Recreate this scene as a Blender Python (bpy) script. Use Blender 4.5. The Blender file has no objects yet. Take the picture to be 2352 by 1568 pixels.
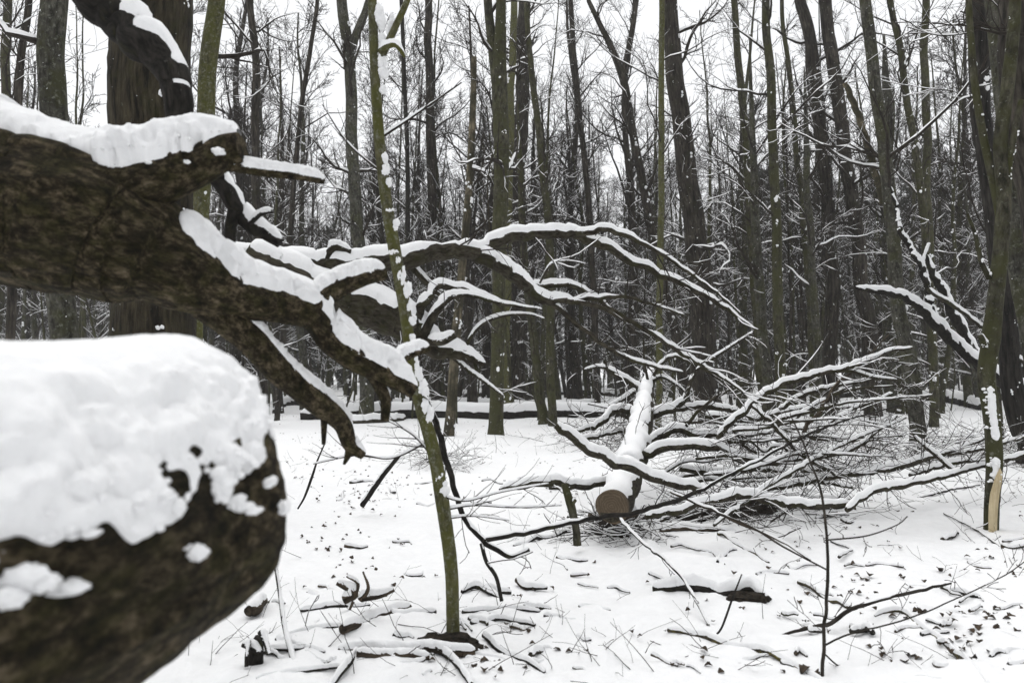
import bpy, bmesh, math
import numpy as np

# ------------------------------------------------------------------ camera, sky, light, exposure
SC = bpy.context.scene
COL = SC.collection
EYE = 1.5
FPX = 1568.0                      # focal length in the 2352 px wide frame (24 mm on 36 mm)
HOR = 850.0                       # row of the horizon in that frame
PITCH = math.atan((HOR - 784.0) / FPX)

cam_d = bpy.data.cameras.new('camera'); cam = bpy.data.objects.new('camera', cam_d); COL.objects.link(cam)
cam_d.lens = 24.0; cam_d.sensor_width = 36.0; cam_d.clip_start = 0.05; cam_d.clip_end = 1500.0
cam.location = (0, 0, EYE); cam.rotation_euler = (math.pi / 2 + PITCH, 0, 0)
cam_d.dof.use_dof = True; cam_d.dof.focus_distance = 8.0; cam_d.dof.aperture_fstop = 2.8
SC.camera = cam

world = bpy.data.worlds.new('World'); SC.world = world; world.use_nodes = True
nt = world.node_tree; nt.nodes.clear()
sky = nt.nodes.new('ShaderNodeTexSky'); sky.sky_type = 'NISHITA'; sky.sun_disc = False
sky.sun_elevation = math.radians(72); sky.sun_rotation = math.radians(-35)
hs = nt.nodes.new('ShaderNodeHueSaturation'); hs.inputs['Saturation'].default_value = 0.10
mx = nt.nodes.new('ShaderNodeMixRGB'); mx.inputs['Fac'].default_value = 0.8
mx.inputs['Color2'].default_value = (9.0, 9.1, 9.3, 1)          # even cloud cover in front of the clear sky
bg = nt.nodes.new('ShaderNodeBackground'); bg.inputs['Strength'].default_value = 0.105
wo = nt.nodes.new('ShaderNodeOutputWorld')
nt.links.new(sky.outputs[0], hs.inputs['Color']); nt.links.new(hs.outputs[0], mx.inputs['Color1'])
nt.links.new(mx.outputs[0], bg.inputs['Color']); nt.links.new(bg.outputs[0], wo.inputs['Surface'])

sun_d = bpy.data.lights.new('sun', 'SUN'); sun_d.energy = 1.5; sun_d.angle = math.radians(80); sun_d.color = (1.0, 0.98, 0.95)
sun = bpy.data.objects.new('sun', sun_d); COL.objects.link(sun)
sun.rotation_euler = (math.radians(-18), 0, math.radians(35))
vs = SC.view_settings; vs.view_transform = 'Standard'; vs.look = 'None'; vs.exposure = 0.26; vs.gamma = 1.0; vs.use_curve_mapping = False
SC.render.engine = 'CYCLES'
SC.cycles.max_bounces = 5; SC.cycles.diffuse_bounces = 3; SC.cycles.glossy_bounces = 1
SC.cycles.use_denoising = True

# ------------------------------------------------------------------ noise and projection helpers
def _hash(ix, iy, iz):
    h = (ix * 374761393 + iy * 668265263 + iz * 2147483647 + 1013904223) & 0xFFFFFFFF
    h = ((h ^ (h >> 13)) * 1274126177) & 0xFFFFFFFF
    h = (h ^ (h >> 16)) * 2246822519 & 0xFFFFFFFF
    return ((h ^ (h >> 15)) & 0xFFFFFF) / float(0xFFFFFF)

def vnoise(p):
    """value noise in -1..1 at points (..., 3)"""
    p = np.asarray(p, float); i = np.floor(p).astype(np.int64); f = p - i; f = f * f * (3 - 2 * f)
    r = 0
    for dx in (0, 1):
        wx = f[..., 0] if dx else 1 - f[..., 0]
        for dy in (0, 1):
            wy = f[..., 1] if dy else 1 - f[..., 1]
            for dz in (0, 1):
                wz = f[..., 2] if dz else 1 - f[..., 2]
                r = r + wx * wy * wz * _hash(i[..., 0] + dx, i[..., 1] + dy, i[..., 2] + dz)
    return r * 2 - 1

def fbm(p, oct=3, gain=0.5):
    p = np.asarray(p, float); a, s, t = 1.0, 0, 0
    for o in range(oct):
        s = s + a * vnoise(p * (2.03 ** o) + o * 17.3); t += a; a *= gain
    return s / t

CP, SP = math.cos(PITCH), math.sin(PITCH)
def ray(u, v):
    a = (u - 1176.0) / FPX; b = (784.0 - v) / FPX
    return np.array([a, CP - b * SP, SP + b * CP])
def W(u, v, d):
    """point seen at (u, v) of the 2352x1568 frame, d metres ahead of the camera"""
    r = ray(u, v); return np.array([0, 0, EYE]) + r * (d / r[1])

MOUNDS = []
def gh(x, y):
    x = np.asarray(x, float); y = np.asarray(y, float); z0 = np.zeros(np.broadcast(x, y).shape)
    P = np.stack([x + z0, y + z0, z0], -1)
    far = np.clip((y - 30) / 60, 0, 1)
    h = 0.09 * vnoise(P / 3.7 + 5.1) + 0.045 * vnoise(P / 1.1 + 9.7) + 0.028 * vnoise(P / 0.42 + 3.3) + 0.5 * far * vnoise(P / 23.0 + 1.7)
    for (mx_, my_, mr, mh) in MOUNDS:
        h = h + mh * np.exp(-((x - mx_) ** 2 + (y - my_) ** 2) / (mr * mr))
    return h - 0.02
def G(u, v, lift=0.0):
    r = ray(u, v); d = 5.0
    if r[2] > -0.004: r = r.copy(); r[2] = -0.004
    t = EYE / -r[2]
    for _ in range(12):
        p = np.array([0, 0, EYE]) + r * t
        t = t + 0.7 * ((float(gh(p[0], p[1])) + lift) - p[2]) / r[2]
    return np.array([0, 0, EYE]) + r * t

def cat(ctrl, n):
    """Catmull-Rom through control rows (k, m) resampled evenly to n rows"""
    c = np.asarray(ctrl, float)
    if len(c) == 2: c = np.array([c[0], (c[0] + c[1]) / 2, c[1]])
    e = np.vstack([2 * c[0] - c[1], c, 2 * c[-1] - c[-2]])
    out = []
    for i in range(len(c) - 1):
        p0, p1, p2, p3 = e[i:i + 4]
        t = np.linspace(0, 1, 24, endpoint=False)[:, None]
        out.append(0.5 * ((2 * p1) + (p2 - p0) * t + (2 * p0 - 5 * p1 + 4 * p2 - p3) * t ** 2 + (3 * p1 - p0 - 3 * p2 + p3) * t ** 3))
    out.append(c[-1:]); out = np.vstack(out)
    s = np.concatenate([[0], np.cumsum(np.linalg.norm(np.diff(out[:, :3], axis=0), axis=1))])
    q = np.linspace(0, s[-1], n)
    return np.stack([np.interp(q, s, out[:, j]) for j in range(out.shape[1])], 1)

def nrm(v): return v / np.maximum(np.linalg.norm(v, axis=-1, keepdims=True), 1e-9)

# ------------------------------------------------------------------ mesh builders (vectorised)
class Mesh:
    def __init__(self): self.V, self.Q, self.T, self.B, self.n = [], [], [], [], 0
    def add(self, V, Q=None, T=None, bk=None):
        V = V.reshape(-1, 3)
        if Q is not None and len(Q): self.Q.append(np.asarray(Q).reshape(-1, 4) + self.n)
        if T is not None and len(T): self.T.append(np.asarray(T).reshape(-1, 3) + self.n)
        self.V.append(V); self.B.append(np.zeros_like(V) if bk is None else bk.reshape(-1, 3)); self.n += len(V)
    def data(self, name, mat, origin=(0, 0, 0), smooth=True):
        me = bpy.data.meshes.new(name)
        V = np.vstack(self.V) - np.asarray(origin)
        Q = np.vstack(self.Q) if self.Q else np.zeros((0, 4), int); T = np.vstack(self.T) if self.T else np.zeros((0, 3), int)
        me.vertices.add(len(V)); me.vertices.foreach_set('co', V.astype(np.float32).ravel())
        nl = Q.size + T.size; me.loops.add(nl)
        me.loops.foreach_set('vertex_index', np.concatenate([Q.ravel(), T.ravel()]).astype(np.int32))
        me.polygons.add(len(Q) + len(T))
        st = np.concatenate([np.arange(len(Q)) * 4, Q.size + np.arange(len(T)) * 3]).astype(np.int32)
        me.polygons.foreach_set('loop_start', st)
        me.polygons.foreach_set('use_smooth', np.full(len(st), smooth))
        a = me.attributes.new('bk', 'FLOAT_VECTOR', 'POINT'); a.data.foreach_set('vector', np.vstack(self.B).astype(np.float32).ravel())
        me.materials.append(mat); me.update(calc_edges=True)
        return me

def frames(P):
    T = np.gradient(P, axis=1); T = nrm(T)
    md = nrm(P[:, -1] - P[:, 0])
    ref = np.where(np.abs(md[:, 2:3]) > 0.75, np.array([[1.0, 0.13, 0.0]]), np.array([[0.0, 0.0, 1.0]]))[:, None, :] + 0 * T
    U = nrm(np.cross(T, ref)); Vv = np.cross(U, T)
    return T, U, Vv

RS = np.random.default_rng(7)
def tube(m, P, R, k, cap=False, rough=0.0, rfreq=6.0):
    """B polylines of n points -> tubes of k sides"""
    P = np.asarray(P, float); R = np.asarray(R, float)
    if P.ndim == 2: P = P[None]; R = R[None]
    B, n, _ = P.shape
    T, U, Vv = frames(P)
    th = np.arange(k) * 2 * math.pi / k
    c, s = np.cos(th)[None, None, :, None], np.sin(th)[None, None, :, None]
    D = c * U[:, :, None, :] + s * Vv[:, :, None, :]
    r = np.repeat(R[:, :, None], k, 2)
    L = np.concatenate([np.zeros((B, 1)), np.cumsum(np.linalg.norm(np.diff(P, axis=1), axis=2), 1)], 1)
    off = RS.uniform(0, 50, (B, 1, 1, 3))
    bk = np.stack([np.cos(th)[None, None, :] * r, np.sin(th)[None, None, :] * r, np.repeat(L[:, :, None], k, 2)], -1) + off
    if rough:
        q = bk * np.array([rfreq, rfreq, rfreq * 0.35])
        r = r * (1 + rough * fbm(q, 4, 0.6))
    V = P[:, :, None, :] + r[..., None] * D
    b = np.arange(B)[:, None, None] * (n * k); i = np.arange(n - 1)[None, :, None] * k; j = np.arange(k)[None, None, :]; j2 = (j + 1) % k
    Q = np.stack([b + i + j, b + i + j2, b + i + k + j2, b + i + k + j], -1)
    base = m.n
    m.add(V, Q, None, bk)
    if cap:
        for e in (0, n - 1):
            cv = P[:, e]; idx = m.n
            ring = base + np.arange(B)[:, None] * (n * k) + e * k + np.arange(k)[None]
            ce = idx + np.arange(B)[:, None] + 0 * ring
            tri = np.stack([ce, ring, np.roll(ring, -1, 1)], -1) if e else np.stack([ce, np.roll(ring, -1, 1), ring], -1)
            m.V.append(cv); m.B.append(bk[:, e].mean(1)); m.n += B; m.T.append(tri.reshape(-1, 3))

def snowcap(m, P, R, k=3, H=None, hmul=1.0, wide=1.15, gap=0.35, lump=0.0, taper=True, hmax=0.055, seed=0.0, edge=0.3, lfreq=1.0, steep=0.93, face=0.0, crumbs=None, billow=None, fmin=0.0):
    """snow lying along the upper side of B polylines"""
    P = np.asarray(P, float); R = np.asarray(R, float)
    if P.ndim == 2: P = P[None]; R = R[None]
    B, n, _ = P.shape
    T = nrm(np.gradient(P, axis=1)); z = np.array([0, 0, 1.0])
    S = np.cross(T, z); ln = np.linalg.norm(S, axis=-1, keepdims=True); S = S / np.maximum(ln, 0.05)
    N = np.cross(S, T)
    hor = 1 - T[..., 2] ** 2
    f = np.clip((hor - (1 - steep ** 2)) / 0.30, 0, 1)
    f = np.maximum(f, fmin)
    q = P * 2.2 + seed
    g = np.clip((fbm(q, 2) + gap) / 0.25, 0, 1) if gap < 1 else 1.0
    a = f * g
    if H is None: H = np.clip(1.25 * R + 0.004, 0.006, hmax)
    H = H * hmul * (0.75 + 0.5 * (0.5 + 0.5 * fbm(P * 5.0 + 3.1 + seed, 2))) * (0.35 + 0.65 * f)
    if taper:
        L = np.concatenate([np.zeros((B, 1)), np.cumsum(np.linalg.norm(np.diff(P, axis=1), axis=2), 1)], 1)
        Hm = np.maximum(H, 0.004)
        e = np.sqrt(np.clip(np.minimum((L + 0.002) / (Hm * 1.3), (L[:, -1:] - L + 0.002) / (Hm * 1.3)), 0, 1)); a = a * e
    ph = np.linspace(-1, 1, k)[None, None, :]
    if np.ndim(wide) == 1: wide = np.asarray(wide)[None, :, None]
    wd = wide * (1 + edge * fbm(P * 9.0 + 40 + seed, 2))[..., None] * np.clip(a, 0.15, 1)[..., None] ** 0.5
    if k > 6:
        e1 = 1 + 0.45 * edge * fbm(np.concatenate([P * 31.0 + 7 + seed], -1), 2)[..., None] * (ph > 0) + 0.45 * edge * fbm(P * 29.0 - 11 + seed, 2)[..., None] * (ph < 0)
        wd = wd * e1
    A = ph * wd
    if face: A = A + face * np.where(S[..., 1] < 0, 1.0, -1.0)[..., None]
    prof = np.sqrt(np.clip(1 - ph ** 2, 0, 1)) if k > 3 else np.array([0.0, 1.0, 0.0])[None, None]
    rr = R[..., None] * (1 + 0 * A)
    h = H[..., None] * prof * a[..., None]
    edgev = (np.abs(ph) > 0.999)
    inset = np.where(edgev, 0.90, 1.0) * np.where(a[..., None] < 0.03, 0.8, 1.0)
    V = P[:, :, None, :] + (rr * inset)[..., None] * (np.sin(A)[..., None] * S[:, :, None, :] + np.cos(A)[..., None] * N[:, :, None, :]) + h[..., None] * z
    if lump:
        d = nrm(np.sin(A)[..., None] * S[:, :, None, :] + np.cos(A)[..., None] * N[:, :, None, :])
        sz = np.maximum(H.mean(), 0.01) * lfreq
        amt = lump * H[..., None] * a[..., None] * (0.25 + 1.0 * np.abs(ph) ** 2) * np.where(edgev, 0, 1)
        V = V + (amt * fbm(V / sz + seed, 3, 0.6))[..., None] * d
    if billow:
        bs, bamp, blo = billow
        d = nrm(np.sin(A)[..., None] * S[:, :, None, :] + np.cos(A)[..., None] * N[:, :, None, :])
        bl = np.abs(vnoise(V / bs + 3.3)) + 0.55 * np.abs(vnoise(V / (bs * 0.5) + 9.1)) + 0.3 * np.abs(vnoise(V / (bs * 0.22) + 5.7))
        wgt = np.clip((np.abs(ph) - blo) / 0.35, 0.12, 1) * np.where(edgev, 0.3, 1)
        V = V + (bamp * (bl - 0.45) * wgt * a[..., None])[..., None] * d
    b = np.arange(B)[:, None, None] * (n * k); i = np.arange(n - 1)[None, :, None] * k; j = np.arange(k - 1)[None, None, :]
    Q = np.stack([b + i + j, b + i + j + 1, b + i + k + j + 1, b + i + k + j], -1)
    keep = np.repeat(np.maximum(a[:, 1:], a[:, :-1])[:, :, None] > 0.02, k - 1, 2)
    m.add(V, Q[keep])
    if crumbs:
        cn, c0, c1, lo = crumbs; rg = np.random.default_rng(int(seed * 10) + n)
        bi, ii = rg.integers(0, B, cn), rg.integers(0, n, cn); side = np.where(rg.uniform(size=cn) < 0.5, -1, 1)
        jj = np.clip(((side * rg.uniform(lo, 1.0, cn) ** 0.6 + 1) / 2 * (k - 1)).round().astype(int), 0, k - 1)
        ok = a[bi, ii] > 0.3; C = V[bi, ii, jj][ok]; sz = rg.uniform(c0, c1, cn)[ok] * rg.uniform(0.5, 1, ok.sum())
        blobs(m, C + rg.normal(0, 0.3, C.shape) * sz[:, None], np.stack([sz, sz, sz * 0.8], 1), 2, 0.5, seed, 1.4)

def spawn(P, R, c, rng, t0, t1, ratio=0.5, ang=0.9, n=6, rr=0.55, up=0.05, wob=0.12, rmin=0.003, absL=None, taper=0.85, flat=0.0, jit=0.45):
    P = np.asarray(P, float); R = np.asarray(R, float)
    B, n0, _ = P.shape
    t = rng.uniform(t0, t1, (B, c)); x = np.minimum(t * (n0 - 1), n0 - 1.001); i0 = x.astype(int); f = (x - i0)[..., None]
    bi = np.arange(B)[:, None]
    A, Cc = P[bi, i0], P[bi, i0 + 1]
    st = A * (1 - f) + Cc * f; tan = nrm(Cc - A); r0 = R[bi, i0] * (1 - f[..., 0]) + R[bi, i0 + 1] * f[..., 0]
    rv = rng.normal(size=(B, c, 3)); rv[..., 2] *= (1 - flat); rv = nrm(rv - (rv * tan).sum(-1, keepdims=True) * tan)
    a = ang * rng.uniform(0.65, 1.3, (B, c, 1)); d = nrm(np.cos(a) * tan + np.sin(a) * rv)
    Lp = np.linalg.norm(np.diff(P, axis=1), axis=2).sum(1)[:, None]
    L = (Lp * ratio if absL is None else absL) * (1 - 0.5 * t) * rng.uniform(1 - jit, 1 + jit, (B, c))
    pts = [st]; p = st
    for j in range(1, n):
        d = nrm(d + wob * rng.normal(size=d.shape) + np.array([0, 0, up]))
        p = p + d * (L / (n - 1))[..., None]; pts.append(p)
    PP = np.stack(pts, 2).reshape(B * c, n, 3)
    s = np.linspace(0, 1, n)[None, None]
    RR = np.maximum((r0 * rr)[..., None] * (1 - taper * s), rmin).reshape(B * c, n)
    return PP, RR

_ico = {}
def ico(sub):
    if sub not in _ico:
        bm = bmesh.new(); bmesh.ops.create_icosphere(bm, subdivisions=sub, radius=1.0); bm.verts.ensure_lookup_table()
        _ico[sub] = (np.array([v.co[:] for v in bm.verts]), np.array([[v.index for v in f.verts] for f in bm.faces])); bm.free()
    return _ico[sub]
def blobs(m, C, S, sub=2, rough=0.35, seed=0.0, freq=1.3):
    """lumps of snow: centres (N,3), half sizes (N,3)"""
    C = np.asarray(C, float).reshape(-1, 3); S = np.asarray(S, float).reshape(-1, 3)
    v, f = ico(sub)
    q = v[None] * freq + np.arange(len(C))[:, None, None] * 7.7 + seed
    d = v[None] * (1 + rough * fbm(q, 3, 0.6)[..., None])
    V = C[:, None] + d * S[:, None]
    m.add(V, None, np.arange(len(C))[:, None, None] * len(v) + f[None])

# ------------------------------------------------------------------ materials
def new_mat(name, rough=0.9):
    m = bpy.data.materials.new(name); m.use_nodes = True
    b = m.node_tree.nodes['Principled BSDF']; b.inputs['Roughness'].default_value = rough
    b.inputs['Specular IOR Level'].default_value = 0.2
    return m, m.node_tree, b
def N(nt_, t, **kw):
    n = nt_.nodes.new(t)
    for k_, v_ in kw.items():
        if k_ in n.inputs.keys(): n.inputs[k_].default_value = v_
        else: setattr(n, k_, v_)
    return n
def noise(nt_, vec, scale, detail=4, rough=0.6):
    n = N(nt_, 'ShaderNodeTexNoise', Scale=scale, Detail=detail, Roughness=rough); nt_.links.new(vec, n.inputs['Vector']); return n.outputs['Fac']
def ramp(nt_, fac, stops):
    r = nt_.nodes.new('ShaderNodeValToRGB'); e = r.color_ramp.elements
    e[0].position, e[0].color = stops[0][0], stops[0][1]
    e[1].position, e[1].color = stops[-1][0], stops[-1][1]
    for p, c in stops[1:-1]:
        x = e.new(p); x.color = c
    nt_.links.new(fac, r.inputs['Fac']); return r.outputs['Color']
def mix(nt_, fac, a, b):
    m = nt_.nodes.new('ShaderNodeMixRGB')
    for s, v in (('Fac', fac), ('Color1', a), ('Color2', b)):
        if hasattr(v, 'is_linked'): nt_.links.new(v, m.inputs[s])
        else: m.inputs[s].default_value = v
    return m.outputs[0]
def g3(r, g, b): return (r, g, b, 1.0)
def bw(a): return (a, a, a, 1.0)

def bark(name, dark, light, moss=None, moss_amt=0.0, lichen=0.0, specks=0.0, fs=40.0, stretch=0.22, bump=0.6, bdist=0.01):
    m, t, b = new_mat(name, 0.92)
    at = N(t, 'ShaderNodeAttribute', attribute_name='bk')
    mp = t.nodes.new('ShaderNodeMapping'); mp.inputs['Scale'].default_value = (1, 1, stretch); t.links.new(at.outputs['Vector'], mp.inputs['Vector'])
    f1 = noise(t, mp.outputs[0], fs, 5, 0.65)
    col = ramp(t, f1, [(0.38, g3(*dark)), (0.64, g3(*light))])
    f0 = noise(t, at.outputs['Vector'], fs * 0.10, 3)
    col = mix(t, ramp(t, f0, [(0.35, bw(0)), (0.65, bw(0.55))]), col, g3(*[x * 0.55 for x in dark]))
    if moss:
        fm = noise(t, at.outputs['Vector'], fs * 0.17, 5, 0.7)
        col = mix(t, ramp(t, fm, [(0.62 - 0.3 * moss_amt, bw(0)), (0.72 - 0.2 * moss_amt, bw(0.85))]), col, g3(*moss))
    if lichen:
        fl = noise(t, at.outputs['Vector'], fs * 0.8, 5, 0.75)
        col = mix(t, ramp(t, fl, [(0.66 - 0.15 * lichen, bw(0)), (0.80 - 0.12 * lichen, bw(0.75))]), col, g3(0.20, 0.205, 0.175))
    if specks:
        fs2 = noise(t, at.outputs['Vector'], 14.0, 3, 0.7)
        col = mix(t, ramp(t, fs2, [(0.735 - 0.05 * specks, bw(0)), (0.755 - 0.05 * specks, bw(1))]), col, g3(0.85, 0.86, 0.87))
    t.links.new(col, b.inputs['Base Color'])
    bp = N(t, 'ShaderNodeBump', Strength=bump, Distance=bdist); t.links.new(f1, bp.inputs['Height']); t.links.new(bp.outputs[0], b.inputs['Normal'])
    return m

M = {}
M['dark'] = bark('dark_bark', (0.012, 0.010, 0.008), (0.085, 0.074, 0.060), (0.022, 0.022, 0.011), 0.3, 0.15, 0.8, fs=18, stretch=0.16, bump=0.9, bdist=0.02)
M['oak'] = bark('furrowed_bark', (0.010, 0.008, 0.006), (0.075, 0.063, 0.038), (0.026, 0.026, 0.010), 0.3, 0.10, 0.45, fs=20, stretch=0.16, bump=1.0, bdist=0.04)
M['olive'] = bark('olive_bark', (0.018, 0.017, 0.011), (0.105, 0.099, 0.070), (0.044, 0.045, 0.017), 0.7, 0.45, 0.7, fs=18, stretch=0.4)
M['grey'] = bark('grey_lichen_bark', (0.022, 0.021, 0.016), (0.112, 0.108, 0.088), (0.042, 0.043, 0.018), 0.5, 0.8, 0.7, fs=18, stretch=0.4)
M['green'] = bark('green_algae_bark', (0.040, 0.038, 0.018), (0.125, 0.120, 0.062), (0.072, 0.074, 0.018), 0.75, 1.0, 0.0, fs=34, stretch=0.4, bump=0.6, bdist=0.006)
M['twig'] = bark('twig_bark', (0.018, 0.015, 0.012), (0.060, 0.051, 0.041), fs=60, bump=0.2, bdist=0.002)
M['limb'] = bark('fallen_limb_bark', (0.016, 0.013, 0.009), (0.082, 0.073, 0.054), (0.034, 0.034, 0.015), 0.45, 0.25, 0.0, fs=44, stretch=0.5, bump=0.9, bdist=0.010)
M['wet'] = bark('wet_black_bark', (0.008, 0.007, 0.006), (0.040, 0.036, 0.031), (0.030, 0.030, 0.014), 0.25, 0.12, 0.0, fs=40, stretch=0.5, bump=0.8, bdist=0.008)
M['black'] = bark('black_furrowed_bark', (0.009, 0.008, 0.007), (0.055, 0.050, 0.043), None, 0, 0.1, 0.5, fs=18, stretch=0.14, bump=1.0, bdist=0.03)
M['rotten'] = bark('rotten_wood', (0.012, 0.010, 0.007), (0.105, 0.080, 0.056), fs=40, stretch=0.1, bump=0.8, bdist=0.006)
M['snag'] = bark('stripped_snag_wood', (0.05, 0.043, 0.030), (0.27, 0.23, 0.155), (0.030, 0.029, 0.018), 0.85, 0.0, 0.6, fs=20, stretch=0.06)
M['stick'] = bark('yellow_lichen_stick', (0.022, 0.019, 0.014), (0.085, 0.073, 0.052), (0.14, 0.115, 0.02), 0.35, 0.0, 0.0, fs=110, stretch=0.4, bump=0.5, bdist=0.003)
def mossy_mat():
    m, t, b = new_mat('mossy_trunk_bark', 0.95)
    at = N(t, 'ShaderNodeAttribute', attribute_name='bk')
    mp = t.nodes.new('ShaderNodeMapping'); mp.inputs['Scale'].default_value = (1, 1, 0.8); t.links.new(at.outputs['Vector'], mp.inputs['Vector'])
    f1 = noise(t, mp.outputs[0], 34.0, 7, 0.80); f2 = noise(t, mp.outputs[0], 20.0, 4, 0.65); f3 = noise(t, at.outputs['Vector'], 4.5, 3, 0.5)
    col = ramp(t, f1, [(0.38, g3(0.006, 0.0044, 0.002)), (0.50, g3(0.040, 0.031, 0.017)), (0.59, g3(0.145, 0.114, 0.069)), (0.71, g3(0.30, 0.25, 0.175))])
    moss = ramp(t, f1, [(0.36, g3(0.006, 0.006, 0.002)), (0.66, g3(0.070, 0.063, 0.020))])
    col = mix(t, ramp(t, f2, [(0.45, bw(0)), (0.60, bw(0.8))]), col, moss)
    col = mix(t, ramp(t, f3, [(0.45, bw(0)), (0.68, bw(0.35))]), col, g3(0.012, 0.010, 0.005))
    t.links.new(col, b.inputs['Base Color'])
    bp = N(t, 'ShaderNodeBump', Strength=1.0, Distance=0.03); t.links.new(f1, bp.inputs['Height']); t.links.new(bp.outputs[0], b.inputs['Normal'])
    return m
M['mossy'] = mossy_mat()

def snow_mat(name, scale, bumpd):
    m, t, b = new_mat(name, 0.75)
    g = t.nodes.new('ShaderNodeNewGeometry')
    f = noise(t, g.outputs['Position'], scale, 5, 0.65)
    col = ramp(t, f, [(0.3, g3(0.845, 0.85, 0.86)), (0.7, g3(0.90, 0.905, 0.91))])
    t.links.new(col, b.inputs['Base Color']); b.inputs['Specular IOR Level'].default_value = 0.1
    bp = N(t, 'ShaderNodeBump', Strength=0.5, Distance=bumpd); t.links.new(f, bp.inputs['Height']); t.links.new(bp.outputs[0], b.inputs['Normal'])
    return m
M['snow'] = snow_mat('snow', 60.0, 0.008)
M['gsnow'] = snow_mat('ground_snow', 16.0, 0.02)

def plain(name, c1, c2, scale, rough=0.9, attr=None):
    m, t, b = new_mat(name, rough)
    if attr: v = N(t, 'ShaderNodeAttribute', attribute_name=attr).outputs['Vector']
    else: v = t.nodes.new('ShaderNodeNewGeometry').outputs['Position']
    f = noise(t, v, scale, 4)
    t.links.new(ramp(t, f, [(0.35, g3(*c1)), (0.65, g3(*c2))]), b.inputs['Base Color'])
    return m
M['leaf'] = plain('dead_leaf', (0.022, 0.018, 0.014), (0.085, 0.062, 0.044), 30.0)
M['soil'] = plain('dark_soil', (0.006, 0.005, 0.004), (0.034, 0.027, 0.019), 40.0)
M['needle'] = plain('pine_needles', (0.012, 0.015, 0.009), (0.032, 0.035, 0.020), 2.0)
M['splinter'] = bark('fresh_split_wood', (0.50, 0.40, 0.24), (0.66, 0.57, 0.38), fs=60, stretch=0.05, bump=0.6, bdist=0.004)
# cut face: growth rings round the pith
m_, t_, b_ = new_mat('cut_wood', 0.85)
at_ = N(t_, 'ShaderNodeAttribute', attribute_name='bk'); ln_ = N(t_, 'ShaderNodeVectorMath', operation='LENGTH'); t_.links.new(at_.outputs['Vector'], ln_.inputs[0])
nz_ = noise(t_, at_.outputs['Vector'], 14.0, 4)
ma_ = N(t_, 'ShaderNodeMath', operation='MULTIPLY_ADD'); t_.links.new(ln_.outputs['Value'], ma_.inputs[0]); ma_.inputs[1].default_value = 260.0
ms_ = N(t_, 'ShaderNodeMath', operation='MULTIPLY'); t_.links.new(nz_, ms_.inputs[0]); ms_.inputs[1].default_value = 22.0; t_.links.new(ms_.outputs[0], ma_.inputs[2])
sn_ = N(t_, 'ShaderNodeMath', operation='SINE'); t_.links.new(ma_.outputs[0], sn_.inputs[0])
rg_ = ramp(t_, sn_.outputs[0], [(0.0, g3(0.095, 0.072, 0.048)), (1.0, g3(0.150, 0.116, 0.079))])
t_.links.new(mix(t_, ramp(t_, nz_, [(0.4, bw(0)), (0.7, bw(0.6))]), rg_, g3(0.085, 0.062, 0.04)), b_.inputs['Base Color'])
M['cut'] = m_

# ------------------------------------------------------------------ object helpers
def obj(name, me, parent=None):
    o = bpy.data.objects.new(name, me); COL.objects.link(o); o.parent = parent
    if parent is not None and name in ('twigs', 'needles', 'snow'): o['kind'] = 'stuff'
    return o
def tag(o, label=None, cat_=None, group=None, kind=None):
    if label: o['label'] = label
    if cat_: o['category'] = cat_
    if group: o['group'] = group
    if kind: o['kind'] = kind
    return o
def thing(name, label, cat_, loc, group=None):
    o = bpy.data.objects.new(name, None); o.empty_display_size = 0.2; COL.objects.link(o); o.location = loc
    return tag(o, label, cat_, group)
def copy_tree(o, parent=None):
    c = o.copy(); COL.objects.link(c); c.parent = parent
    for ch in o.children: copy_tree(ch, c)
    return c

def wpath(pts, n, wob=0.0, seed=0, flatr=None):
    """[(u, v, depth, width px)] -> (P, R)"""
    c = np.array([np.append(W(u, v, d), 0.5 * w * d / FPX) for (u, v, d, w) in pts])
    q = cat(c, n); P, R = q[:, :3], np.maximum(q[:, 3], 0.0015)
    if wob:
        L = np.concatenate([[0], np.cumsum(np.linalg.norm(np.diff(P, axis=0), axis=1))])
        s = np.stack([L * 3.1 / max(wob, 1e-3) * 0.02 + seed, L * 0 + seed * 1.7, L * 0], -1)
        amp = (R * 0.5)[:, None]
        P = P + amp * np.stack([fbm(s, 3), fbm(s + 31, 3), fbm(s + 57, 3)], -1)
    return P, R

# ================================================================== STRUCTURE: ground
rng = np.random.default_rng(11)
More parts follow.
